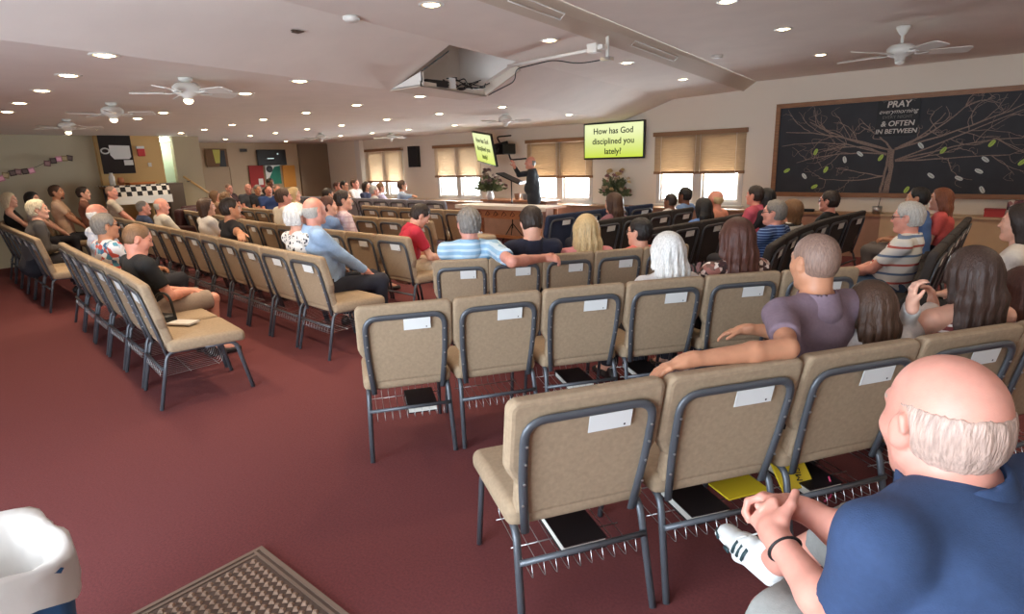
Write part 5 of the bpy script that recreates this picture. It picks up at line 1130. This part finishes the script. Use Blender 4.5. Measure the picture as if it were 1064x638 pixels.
# ------------------------------------------------------------------ the congregation
def cloth(name, col): return mat('cloth_'+name, col, .88, noise=.07, nscale=70, bump=.2, bscale=350)
PEOPLE = [
 dict(label='bald man in a heathered mauve polo, arm along the chair back', face=152, hair='buzz', hairc='stubble', shirt=cloth('mauve_heather', (128, 108, 120)), pants=cloth('black_trousers', (34, 32, 38)), skin='tan', near=2, yaw=-4, pitch=6, w=1.12, fat=1.1, collar=True, lean=-6, s=0.98, joints={'Wl': (-0.843, 1.879, 0.925), 'El': (-0.611, 2.19, 0.93), 'dir_l': (-0.65, -0.75, -0.25), 'palm_l': (0.2, 0, -1), 'Wr': (-1.045, 2.999, 0.74), 'Er': (-0.893, 3.125, 0.72), 'dir_r': (-0.8, -0.1, -0.25), 'palm_r': (0, 0, -1)}, curl=20, hipz=0.53, tor=0.503, x=-0.679, y=2.657),
 dict(label='girl with straight brown hair and a white sleeve beside the mauve polo', face=138, hair='long', hairc='brown', shirt=cloth('white_knit', (222, 216, 212)), pants=cloth('dark_trousers', (44, 44, 52)), skin='fair', near=2, fem=True, s=0.84, hairlen=0.3, yaw=10, pitch=10, sleeve='long', joints={'Wl': (-0.335, 2.91, 0.98), 'El': (-0.386, 3.151, 0.8), 'dir_l': (-0.1, 0.1, 1), 'palm_l': (0.8, 0.4, 0), 'Wr': (-0.294, 3.472, 0.9), 'dir_r': (-0.25, 0.1, 1), 'palm_r': (-0.8, -0.4, 0)}, pole_r=(0.5, 0.6, -0.6), curl=40, lean=-18.3, hipz=0.53, tor=0.336, x=-0.536, y=2.889),
 dict(label='woman with long dark brown hair in a maroon and white striped top', face=135, hair='long', hairc='darkbrown', shirt=stripes('maroon_white_stripes', (120, 52, 52), (232, 222, 214), 34, .36), pants=cloth('dark_trousers', (44, 44, 52)), skin='fair', near=2, fem=True, s=0.97, hairlen=0.36, sleeve='strap', yaw=0, pitch=4, hairw=1.05, lean=-18.3, hipz=0.53, tor=0.416, x=-0.246, y=3.356),
 dict(label='child with brown hair cut off by the right edge', face=140, hair='long', hairc='auburn', shirt=cloth('cream_top', (214, 196, 178)), pants=cloth('dark_trousers', (44, 44, 52)), skin='fair', fem=True, s=0.82, hairlen=0.2, near=1, lean=-18.8, hipz=0.53, tor=0.326, x=-0.06, y=3.692),
 dict(label='woman with long straight white hair', face=148, hair='long', hairc='white', shirt=cloth('pale_grey_blouse', (216, 214, 214)), pants=cloth('dark_trousers', (44, 44, 52)), skin='fair', near=2, fem=True, s=1.0, hairlen=0.36, hairw=1.15, yaw=2, pitch=4, lean=-21.0, hipz=0.53, tor=0.373, x=-1.81, y=3.502),
 dict(label='woman with long dark auburn hair in a floral blouse', face=148, hair='long', hairc='auburn', shirt=blotch('floral_blouse', [(58, 40, 38), (120, 84, 72), (206, 180, 166), (70, 44, 44), (232, 216, 206), (150, 96, 86)], 34), pants=cloth('dark_trousers', (44, 44, 52)), skin='fair', near=2, fem=True, s=1.02, hairlen=0.33, hairw=1.15, w=1.08, yaw=-4, lean=-18.0, hipz=0.53, tor=0.431, x=-1.522, y=3.891),
 dict(label='grey-haired man in a pale blue striped polo, arm stretched along the chairs', face=140, hair='short', hairc='grey', shirt=stripes('pale_blue_stripes', (150, 190, 220), (198, 220, 236), 22, .4), pants=cloth('khaki_shorts', (196, 184, 164)), skin='rosy', near=2, yaw=12, s=1.0, w=1.08, fat=1.08, collar=True, glasses='clear', joints={'Wr': (-2.632, 3.347, 0.93), 'Er': (-2.609, 2.961, 0.96), 'dir_r': (0.6, 0.75, -0.1), 'palm_r': (-0.5, 0.3, -1)}, curl=45, lean=-17.9, hipz=0.53, tor=0.502, x=-3.4, y=3.336),
 dict(label='dark-haired man in a navy shirt, head bowed', face=140, hair='short', hairc='dark', shirt=cloth('navy_cloth', (34, 38, 58)), pants=cloth('dark_trousers', (44, 44, 52)), skin='fair', near=1, pitch=26, s=1.0, collar=True, lean=-16.9, hipz=0.53, tor=0.483, x=-3.078, y=3.715),
 dict(label='woman with straight blond hair in a pink top', face=140, hair='long', hairc='blond', shirt=cloth('dusty_pink', (214, 140, 142)), pants=cloth('dark_trousers', (44, 44, 52)), skin='fair', near=2, fem=True, hairlen=0.24, s=1.0, pitch=4, lean=-21.0, hipz=0.53, tor=0.401, x=-2.823, y=4.105),
 dict(label='young person with dark hair and glasses in a coral shirt', face=155, hair='short', hairc='black', shirt=cloth('coral_knit', (232, 124, 112)), pants=cloth('dark_trousers', (44, 44, 52)), skin='fair', near=1, yaw=28, glasses='clear', s=0.95, lean=-19.9, hipz=0.53, tor=0.355, x=-2.573, y=4.498),
 dict(label='man with grey-brown hair in a navy and white pinstriped polo', face=170, hair='short', hairc='grey', shirt=stripes('navy_pinstripes', (38, 62, 112), (126, 152, 196), 38, .30), pants=cloth('dark_trousers', (44, 44, 52)), skin='rosy', near=1, yaw=20, collar=True, w=1.1, fat=1.1, s=1.0, glasses='clear', lean=-19.5, hipz=0.53, tor=0.384, x=-2.055, y=6.213),
 dict(label='woman with wavy blond hair beside the navy pinstriped polo', face=175, hair='bob', hairc='lightbrown', shirt=stripes('black_white_bands', (224, 222, 218), (40, 40, 44), 14, .4), pants=cloth('dark_trousers', (44, 44, 52)), skin='fair', fem=True, s=0.95, lean=-16.2, hipz=0.53, tor=0.351, x=-2.048, y=6.828),
 dict(label='woman with short dark hair and sunglasses in a black top', face=178, hair='short', hairc='dark', shirt=cloth('black_top', (24, 24, 26)), pants=cloth('dark_trousers', (44, 44, 52)), skin='rosy', near=1, fem=True, glasses='sun', lean=-10, s=1.0, hipz=0.53, tor=0.359, x=-1.93, y=7.991),
 dict(label='man with short black hair in a blue shirt before the bright window', face=178, hair='short', hairc='black', shirt=cloth('sky_blue_shirt', (120, 152, 200)), pants=cloth('dark_trousers', (44, 44, 52)), skin='brown', s=0.95, lean=-14.5, hipz=0.53, tor=0.388, x=-4.017, y=8.394),
 dict(label='dark-haired child in front of the bright window', face=180, hair='short', hairc='dark', shirt=cloth('white_tee', (220, 216, 212)), pants=cloth('dark_trousers', (44, 44, 52)), skin='brown', s=0.84, lean=-23.6, hipz=0.53, tor=0.374, x=-4.05, y=7.888),
 dict(label='woman with long black curly hair in a blue blouse', face=160, hair='long', hairc='black', shirt=cloth('cornflower_blouse', (96, 130, 190)), pants=cloth('dark_trousers', (44, 44, 52)), skin='brown', fem=True, hairlen=0.22, w=1.05, s=0.95, lean=-18.6, hipz=0.53, tor=0.347, x=-3.102, y=6.968),
 dict(label='bald person in an orange-pink shirt against the window', face=172, hair='fringe', hairc='blond', shirt=cloth('salmon_shirt', (224, 150, 124)), pants=cloth('dark_trousers', (44, 44, 52)), skin='pink', s=0.95, lean=-19.9, hipz=0.53, tor=0.445, x=-3.09, y=7.183),
 dict(label='man with short dark hair in a raspberry polo by the window', face=178, hair='short', hairc='dark', shirt=cloth('raspberry_polo', (204, 92, 110)), pants=cloth('dark_trousers', (44, 44, 52)), skin='pink', collar=True, s=0.95, lean=-7, hipz=0.53, tor=0.447, x=-2.671, y=7.591),
 dict(label='person with black hair behind the raspberry polo', face=178, hair='bob', hairc='black', shirt=cloth('charcoal_top', (48, 44, 48)), pants=cloth('dark_trousers', (44, 44, 52)), skin='tan', fem=True, s=0.95, lean=-7, hipz=0.53, tor=0.407, x=-2.566, y=7.681),
 dict(label='woman with long mauve-brown hair in front of the flowers', face=178, hair='long', hairc='brown', shirt=cloth('mauve_top', (138, 92, 104)), pants=cloth('dark_trousers', (44, 44, 52)), skin='fair', fem=True, hairlen=0.3, hairw=1.15, s=1.04, lean=-19.9, hipz=0.53, tor=0.394, x=-4.186, y=6.634),
 dict(label='grey-haired man with glasses in a white polo with red and blue stripes', face=178, hair='short', hairc='silver', shirt=stripes('red_blue_polo_stripes', (226, 222, 216), (188, 92, 84), 13, .24, cc=(104, 126, 158), fc=6.5), pants=cloth('jeans', (72, 92, 116)), skin='rosy', near=2, glasses='clear', collar=True, lean=-14, s=1.02, w=1.08, fat=1.12, pitch=4, hand_l=(-0.05, 0.34, 0.1), hand_r=(0.05, 0.34, 0.1), hipz=0.53, tor=0.402, x=-0.846, y=5.824),
 dict(label='dark-haired person behind the man in the striped polo', face=176, hair='short', hairc='black', shirt=cloth('cornflower_top', (96, 130, 190)), pants=cloth('grey_trousers', (112, 104, 100)), skin='tan', lean=4, yaw=8, s=0.95, hipz=0.53, tor=0.429, x=-0.917, y=7.746),
 dict(label='woman with long red hair in a coral top near the chalkboard', face=182, hair='long', hairc='red', shirt=cloth('coral_top', (222, 96, 92)), pants=cloth('dark_trousers', (44, 44, 52)), skin='fair', fem=True, hairlen=0.22, lean=4, s=0.95, hipz=0.53, tor=0.405, x=-0.739, y=8.004),
 dict(label='woman in a white blouse and black skirt at the right edge', face=172, hair='bob', hairc='dark', shirt=cloth('white_blouse', (222, 214, 204)), pants=cloth('black_skirt', (26, 24, 26)), skin='fair', fem=True, skirt=True, near=1, s=0.95, lean=-7, hipz=0.53, tor=0.471, x=-0.087, y=4.973),
 dict(label='man in a black T-shirt with cropped hair, hands folded in his lap', face=92, hair='buzz', hairc='lightbrown', shirt=cloth('black_tee', (28, 29, 32)), pants=cloth('plaid_shorts_grey', (150, 132, 118)), skin='pink', near=2, yaw=-14, pitch=22, lean=-4, s=1.0, w=1.08, fat=1.08, hand_l=(0.03, 0.3, 0.14), hand_r=(0.09, 0.3, 0.14), shorts=True, hipz=0.53, tor=0.415, x=-5.466, y=1.606),
 dict(label='grey-haired man in a bright tropical print shirt', face=95, hair='short', hairc='grey', shirt=blotch('tropical_print', [(214, 216, 226), (86, 150, 176), (226, 226, 232), (206, 90, 80), (60, 110, 150), (230, 230, 234), (170, 190, 210)], 22), pants=cloth('dark_trousers', (44, 44, 52)), skin='tan', near=1, yaw=-8, glasses='sun', s=1.0, w=1.05, lean=-14.0, hipz=0.53, tor=0.455, x=-6.744, y=1.811),
 dict(label='bald man in a white shirt beside the tropical print shirt', face=95, hair='fringe', hairc='white', shirt=plaid('white_blue_plaid', (220, 222, 230), (150, 166, 200), (182, 190, 216)), pants=cloth('dark_trousers', (44, 44, 52)), skin='pink', yaw=-8, s=0.95, lean=-5.1, hipz=0.53, tor=0.527, x=-7.426, y=1.878),
 dict(label='white-haired woman in a dark grey jacket', face=88, hair='pixie', hairc='cream', shirt=cloth('dark_grey_jacket', (78, 74, 74)), pants=cloth('dark_trousers', (44, 44, 52)), skin='fair', near=0, fem=True, sleeve='long', lean=14, yaw=-20, w=1.1, fat=1.15, s=1.0, hipz=0.53, tor=0.512, x=-9.859, y=1.664),
 dict(label='person in a red top with jeans at the left edge', face=85, hair='short', hairc='brown', shirt=cloth('red_top', (196, 60, 66)), pants=cloth('jeans_dark', (64, 78, 100)), skin='fair', s=0.95, lean=-18.9, hipz=0.53, tor=0.37, x=-15.296, y=2.236),
 dict(label='big balding man in a light blue shirt with long sleeves', face=72, hair='fringe', hairc='silver', shirt=cloth('light_blue_shirt', (158, 186, 220)), pants=cloth('navy_slacks', (40, 42, 54)), skin='rosy', near=2, sleeve='long', w=1.14, fat=1.18, collar=True, yaw=22, s=1.04, lean=-8, hand_l=(-0.02, 0.34, 0.14), hand_r=(0.1, 0.36, 0.14), hipz=0.53, tor=0.543, x=-5.013, y=3.001),
 dict(label='white-haired woman in a white dotted blouse', face=92, hair='pixie', hairc='white', shirt=blotch('white_dotted', [(232, 230, 228), (236, 234, 232), (230, 228, 226), (60, 60, 70), (232, 230, 228), (234, 232, 230)], 60), pants=cloth('dark_trousers', (44, 44, 52)), skin='fair', fem=True, near=1, s=0.96, lean=-14.5, hipz=0.53, tor=0.508, x=-5.167, y=2.954),
 dict(label='bald man with a white fringe in a pale grey shirt', face=88, hair='fringe', hairc='silver', shirt=cloth('pale_grey_shirt', (206, 200, 190)), pants=cloth('tan_slacks', (150, 116, 86)), skin='rosy', near=1, yaw=-24, pitch=6, sleeve='long', w=1.06, s=0.95, lean=-11.0, hipz=0.53, tor=0.457, x=-9.768, y=3.326),
 dict(label='bald older man in a slate blue shirt beside the white-fringed man', face=88, hair='thin', hairc='grey', shirt=cloth('slate_blue_shirt', (74, 86, 116)), pants=cloth('dark_trousers', (44, 44, 52)), skin='pink', yaw=-10, collar=True, s=0.95, lean=-7.0, hipz=0.53, tor=0.381, x=-10.946, y=3.404),
 dict(label='dark-haired man in a black shirt, arm over the chair back', face=85, hair='short', hairc='dark', shirt=cloth('black_shirt', (34, 32, 34)), pants=cloth('dark_trousers', (44, 44, 52)), skin='tan', near=1, yaw=-14, s=1.0, w=1.06, joints={'Wr': (-5.944, 2.687, 0.95), 'dir_r': (0.8, -0.3, -0.3), 'palm_r': (0, 0, -1)}, lean=-5.8, hipz=0.53, tor=0.493, x=-7.087, y=3.12),
 dict(label='woman with a brown bob in a white top', face=90, hair='bob', hairc='brown', shirt=cloth('white_top', (222, 216, 210)), pants=cloth('dark_trousers', (44, 44, 52)), skin='fair', fem=True, near=1, yaw=-22, s=0.95, lean=-7, hipz=0.53, tor=0.461, x=-8.53, y=3.439),
 dict(label='woman with light brown hair beyond the white top', face=90, hair='bob', hairc='lightbrown', shirt=cloth('beige_top', (176, 140, 112)), pants=cloth('dark_trousers', (44, 44, 52)), skin='fair', fem=True, yaw=-20, s=0.95, lean=-19.7, hipz=0.53, tor=0.417, x=-13.285, y=5.639),
 dict(label='person with wavy chestnut hair next to the black shirt', face=90, hair='curly', hairc='lightbrown', shirt=cloth('tan_cardigan', (160, 124, 96)), pants=cloth('dark_trousers', (44, 44, 52)), skin='fair', fem=True, yaw=-20, s=0.95, lean=-23.6, hipz=0.53, tor=0.433, x=-11.597, y=5.174),
 dict(label='man with brown hair in a cream white shirt', face=85, hair='short', hairc='brown', shirt=cloth('cream_shirt', (230, 222, 206)), pants=cloth('dark_trousers', (44, 44, 52)), skin='rosy', near=1, yaw=-12, s=1.0, w=1.06, lean=-0.1, hipz=0.53, tor=0.536, x=-7.977, y=4.215),
 dict(label='blond woman turned beside the cream white shirt', face=85, hair='bob', hairc='blond', shirt=cloth('pale_tan_top', (206, 176, 136)), pants=cloth('dark_trousers', (44, 44, 52)), skin='fair', fem=True, yaw=-20, s=0.95, lean=-15.7, hipz=0.53, tor=0.51, x=-9.727, y=5.494),
 dict(label='woman with auburn hair resting her cheek on her hand', face=82, hair='short', hairc='auburn', shirt=cloth('pale_denim_blue', (120, 146, 186)), pants=cloth('dark_trousers', (44, 44, 52)), skin='fair', fem=True, near=1, sleeve='long', yaw=-16, joints={'Wr': (-6.801, 4.351, 1.02), 'dir_r': (-0.05, -0.1, 1), 'palm_r': (-1, 0.2, 0)}, s=0.95, lean=-15.1, hipz=0.53, tor=0.49, x=-6.558, y=4.159),
 dict(label='dark-haired man in a pink and white plaid shirt', face=72, hair='short', hairc='dark', shirt=plaid('pink_white_plaid', (222, 206, 212), (172, 140, 160), (196, 164, 176)), pants=cloth('dark_trousers', (44, 44, 52)), skin='fair', near=1, sleeve='long', yaw=-16, s=1.0, w=1.04, lean=0.0, hipz=0.53, tor=0.52, x=-6.589, y=4.263),
 dict(label='dark-haired person behind the plaid shirt', face=80, hair='short', hairc='dark', shirt=cloth('brown_top', (92, 66, 54)), pants=cloth('dark_trousers', (44, 44, 52)), skin='tan', s=0.95, lean=-23.6, hipz=0.53, tor=0.463, x=-10.241, y=6.528),
 dict(label='man in a red polo leaning forward with bowed head', face=66, hair='short', hairc='dark', shirt=cloth('crimson_polo', (190, 44, 66)), pants=cloth('stone_shorts', (206, 192, 170)), skin='fair', near=2, lean=16, pitch=36, collar=True, yaw=-6, s=1.0, w=1.1, fat=1.06, shorts=True, hoff=(0, 0.06, -0.03), hand_l=(-0.03, 0.42, 0.1), hand_r=(0.07, 0.44, 0.1), hipz=0.53, tor=0.425, x=-5.225, y=4.126),
 dict(label='bearded man in a cream shirt below the garland', face=70, hair='short', hairc='brown', shirt=cloth('pale_pink_shirt', (214, 180, 152)), pants=cloth('dark_trousers', (44, 44, 52)), skin='tan', yaw=-16, beard=True, s=1.02, lean=-7, hipz=0.53, tor=0.634, x=-12.986, y=2.753),
 dict(label='woman with dark hair in a white top below the garland', face=72, hair='bob', hairc='black', shirt=cloth('white_shirt', (222, 206, 192)), pants=cloth('dark_trousers', (44, 44, 52)), skin='fair', fem=True, yaw=-22, s=0.95, lean=-7, hipz=0.53, tor=0.557, x=-12.789, y=2.354),
 dict(label='blonde woman in a black strappy top at the far left', face=75, hair='bob', hairc='paleblond', shirt=cloth('black_straps', (30, 28, 28)), pants=cloth('dark_trousers', (44, 44, 52)), skin='fair', fem=True, sleeve='strap', yaw=-16, s=0.95, lean=-7, hipz=0.53, tor=0.565, x=-12.691, y=2.034),
 dict(label='woman with tied dark hair in a brown cardigan', face=72, hair='short', hairc='dark', shirt=cloth('brown_cardigan', (132, 88, 72)), pants=cloth('dark_trousers', (44, 44, 52)), skin='fair', fem=True, sleeve='long', yaw=-14, s=0.95, lean=-7, hipz=0.53, tor=0.607, x=-12.887, y=3.122),
 dict(label='bald man in a light shirt before the checkered tablecloth', face=70, hair='buzz', hairc='stubble', shirt=cloth('off_white_shirt', (206, 194, 176)), pants=cloth('dark_trousers', (44, 44, 52)), skin='rosy', yaw=-26, s=0.95, lean=-7, hipz=0.53, tor=0.607, x=-12.586, y=3.474),
 dict(label='bald man far back beside the handrail', face=20, hair='buzz', hairc='stubble', shirt=cloth('dark_maroon_shirt', (72, 48, 48)), pants=cloth('dark_trousers', (44, 44, 52)), skin='rosy', yaw=-10, s=0.95, lean=-7, hipz=0.53, tor=0.471, x=-15.577, y=6.866),
 dict(label='white-haired man in a dark grey shirt holding a paper', face=-10, hair='fringe', hairc='white', shirt=cloth('dark_grey_shirt', (74, 76, 84)), pants=cloth('dark_trousers', (44, 44, 52)), skin='rosy', w=1.1, s=0.95, lean=-7, hipz=0.53, tor=0.484, x=-14.375, y=6.785),
 dict(label='man in a black shirt between the grey and the blue shirts', face=0, hair='short', hairc='grey', shirt=cloth('black_knit', (46, 48, 56)), pants=cloth('dark_trousers', (44, 44, 52)), skin='tan', s=0.95, lean=-7, hipz=0.53, tor=0.451, x=-14.278, y=6.976),
 dict(label='balding man in a royal blue shirt with a white collar', face=-8, hair='thin', hairc='brown', shirt=cloth('royal_blue_shirt', (48, 72, 126)), pants=cloth('dark_trousers', (44, 44, 52)), skin='pink', w=1.12, collar=True, collarm=cloth('white_collar', (220, 220, 220)), s=0.95, lean=-7, hipz=0.53, tor=0.448, x=-13.379, y=6.782),
 dict(label='dark-haired person behind the royal blue shirt', face=0, hair='short', hairc='black', shirt=cloth('dark_knit', (50, 44, 44)), pants=cloth('dark_trousers', (44, 44, 52)), skin='brown', s=0.95, lean=-7, hipz=0.53, tor=0.585, x=-14.762, y=7.57),
 dict(label='pink-faced bald man beside the royal blue shirt', face=0, hair='buzz', hairc='stubble', shirt=cloth('salmon_knit', (200, 140, 116)), pants=cloth('dark_trousers', (44, 44, 52)), skin='pink', s=0.95, lean=-7, hipz=0.53, tor=0.451, x=-13.578, y=7.102),
 dict(label='man with auburn hair by the far corner', face=20, hair='short', hairc='auburn', shirt=cloth('rust_shirt', (140, 90, 70)), pants=cloth('dark_trousers', (44, 44, 52)), skin='pink', s=0.95, lean=-5.8, hipz=0.53, tor=0.46, x=-12.889, y=8.305),
 dict(label='man in a white shirt with a dark strap by the far corner', face=20, hair='short', hairc='brown', shirt=cloth('white_oxford', (222, 220, 220)), pants=cloth('dark_trousers', (44, 44, 52)), skin='rosy', w=1.1, s=1.0, lean=-7, hipz=0.53, tor=0.502, x=-12.8, y=8.759),
 dict(label='young man with black hair and glasses by the far corner', face=20, hair='short', hairc='black', shirt=cloth('taupe_shirt', (150, 120, 100)), pants=cloth('dark_trousers', (44, 44, 52)), skin='fair', glasses='clear', s=0.95, lean=-7, hipz=0.53, tor=0.485, x=-12.586, y=8.309),
 dict(label='woman with dark hair in a navy and white top near the last window', face=20, hair='bob', hairc='dark', shirt=cloth('navy_knit', (46, 50, 78)), pants=cloth('dark_trousers', (44, 44, 52)), skin='fair', fem=True, s=0.95, lean=-7, hipz=0.53, tor=0.444, x=-12.263, y=8.707),
 dict(label='grey-haired man in a pale striped shirt behind the slate chairs', face=60, hair='short', hairc='silver', shirt=cloth('pale_striped_shirt', (206, 206, 210)), pants=cloth('dark_trousers', (44, 44, 52)), skin='rosy', w=1.05, s=0.95, lean=-14.4, hipz=0.53, tor=0.395, x=-11.334, y=8.306),
 dict(label='woman in a lilac shirt in front of the last window', face=60, hair='short', hairc='lightbrown', shirt=cloth('lilac_shirt', (196, 190, 216)), pants=cloth('dark_trousers', (44, 44, 52)), skin='fair', fem=True, s=0.95, lean=-7, hipz=0.53, tor=0.422, x=-11.771, y=8.766),
 dict(label='man in a light blue shirt with his arm over the slate chairs', face=60, hair='short', hairc='brown', shirt=cloth('powder_blue_shirt', (168, 186, 212)), pants=cloth('dark_trousers', (44, 44, 52)), skin='tan', w=1.08, s=1.0, sleeve='long', joints={'Wr': (-8.95, 8.15, 0.92)}, lean=-7, hipz=0.53, tor=0.46, x=-11.034, y=8.818),
 dict(label='preacher in a dark suit standing with a raised open hand', face=215, hair='fringe', hairc='grey', shirt=cloth('charcoal_suit', (44, 48, 54)), pants=cloth('charcoal_suit', (44, 48, 54)), skin='pink', stand=True, near=1, sleeve='long', collar=True, lean=3, yaw=12, s=1.0, w=1.12, fat=1.1, joints={'Wr': (-7.98, 9.22, 1.5), 'dir_r': (-0.2, -0.2, 1), 'palm_r': (-1, 0, 0)}, hipz=0.53, tor=0.484, x=-7.71, y=9.485),
]
for sp in PEOPLE: person(sp)
# the man in the navy polo nearest the camera
FGM = dict(x=.165, y=1.205, face=150, s=1.15, tor=.520, hipz=.53, lean=28, hair='fringe', hairc='sandgrey', skin='rosy', near=3, w=1.10, fat=1.2, jaw=1.06, collar=True, pitch=8, yaw=-16, hoff=(0, .0, -.052), fold=.0025,
    shirt=cloth('navy_pique', (50, 70, 106)), pants=cloth('grey_shorts', (142, 142, 138)), shorts=True, shortlen=1.06, shoes=False, hands=True, curl_l=58, curl_r=52,
    joints=dict(Wl=(-.358, 1.335, .725), El=(-.17, 1.165, .69), dir_l=(-.55, .72, .12), palm_l=(.45, .55, -.45), Wr=(-.345, 1.50, .725), Er=(-.205, 1.455, .715), dir_r=(-.78, -.10, .05), palm_r=(-.1, -.5, -.85),
                Kl=(-.33, 1.28, .55), Al=(-.42, 1.30, .09), Tl=(-.60, 1.40, .03), Kr=(-.27, 1.64, .60), Ar=(-.468, 1.785, .345), Tr=(-.66, 1.915, .285)),
    label='balding man in a navy polo nearest the camera, hands clasped')
fg, fj, (fH, fR, fN, fP, fT) = person(FGM)
# wrist band
W, E = fj['l'][2], fj['l'][1]; u = unit(W-E); a = unit(np.cross(u, [0, 0, 1])); b = np.cross(u, a); c0 = W-u*.035
bm = bmesh.new(); tube(bm, [tuple(c0+a*.033*math.cos(t)+b*.030*math.sin(t)) for t in np.linspace(0, 2*math.pi, 25)[:-1]], .006, 8, flat=(.004, .010), closed=True)
obj('wrist_band', bm, mat('black_band', (24, 24, 26), .5), fg)
# white sneakers
def sneaker(heel, toe, parent, up=(0, 0, 1), side=1):
    heel, toe = np.array(heel), np.array(toe); L = np.linalg.norm(toe-heel); f = unit(toe-heel); s_ = unit(np.cross(f, up)); u_ = np.cross(s_, f)
    at = lambda x, y, z: heel+f*x*L+s_*y+u_*z
    prims = [ec(at(.12, 0, .045), at(.45, 0, .045), (.034, .040), (.040, .038), s_, .03), ec(at(.45, 0, .045), at(.86, .004, .036), (.042, .036), (.036, .026), s_, .03), rc(at(.14, 0, .05), at(.2, 0, .095), .038, .034, .03), rc(at(.25, 0, .08), at(.55, 0, .06), .03, .026, .03)]
    F = Field(prims, .006); up_ = mesh_of('shoe', F.surface(), mat('white_knit_upper', (226, 226, 224), .8, bump=.25, bscale=500), parent)
    F = Field([ec(at(.08, 0, .014), at(.5, 0, .014), (.038, .020), (.044, .020), s_, .02), ec(at(.5, 0, .014), at(.93, .004, .018), (.046, .020), (.034, .016), s_, .02)], .006)
    so = mesh_of('sole', F.surface(), mat('white_sole', (232, 232, 230), .5), up_)
    for k in range(3):
        for sd in (-1, 1):
            x = .40+k*.075; bm = bmesh.new()
            tube(bm, [tuple(at(x, sd*.0495, .026)), tuple(at(x-.03, sd*.0480, .052)), tuple(at(x-.055, sd*.0390, .076))], .005, 6, flat=(.0065, .003))
            obj('side_stripe', bm, mat('dark_green_stripe', (44, 66, 70), .6), up_)
    bm = bmesh.new()
    for k in range(5): tube(bm, [tuple(at(.46+k*.055, -.024, .083-.007*k)), tuple(at(.48+k*.055, 0, .094-.008*k)), tuple(at(.46+k*.055, .024, .083-.007*k))], .004, 6)
    for sg_ in (-1, 1): tube(bm, [tuple(at(.47, 0, .094)), tuple(at(.44, sg_*.03, .105)), tuple(at(.50, sg_*.045, .088))], .003, 6)
    obj('lace', bm, M_card, up_)
    bm = bmesh.new()
    for sd in (-1, 1): tube(bm, [tuple(at(.62, sd*.046, .014)), tuple(at(.70, sd*.045, .015))], .008, 6, flat=(.004, .009)); tube(bm, [tuple(at(.84, sd*.038, .020)), tuple(at(.98, sd*.012, .026))], .005, 6)
    obj('sole_block', bm, mat('dark_green_stripe', (44, 66, 70), .6), up_)
loc_ = lambda p: RZ(-(math.radians(150)-math.pi/2))@(np.array(p)-np.array([FGM['x'], FGM['y'], 0]))
sneaker(loc_((-.455, 1.775, .255)), loc_((-.735, 1.965, .235)), fg)
sneaker(loc_((-.36, 1.27, .0)), loc_((-.62, 1.42, .0)), fg)
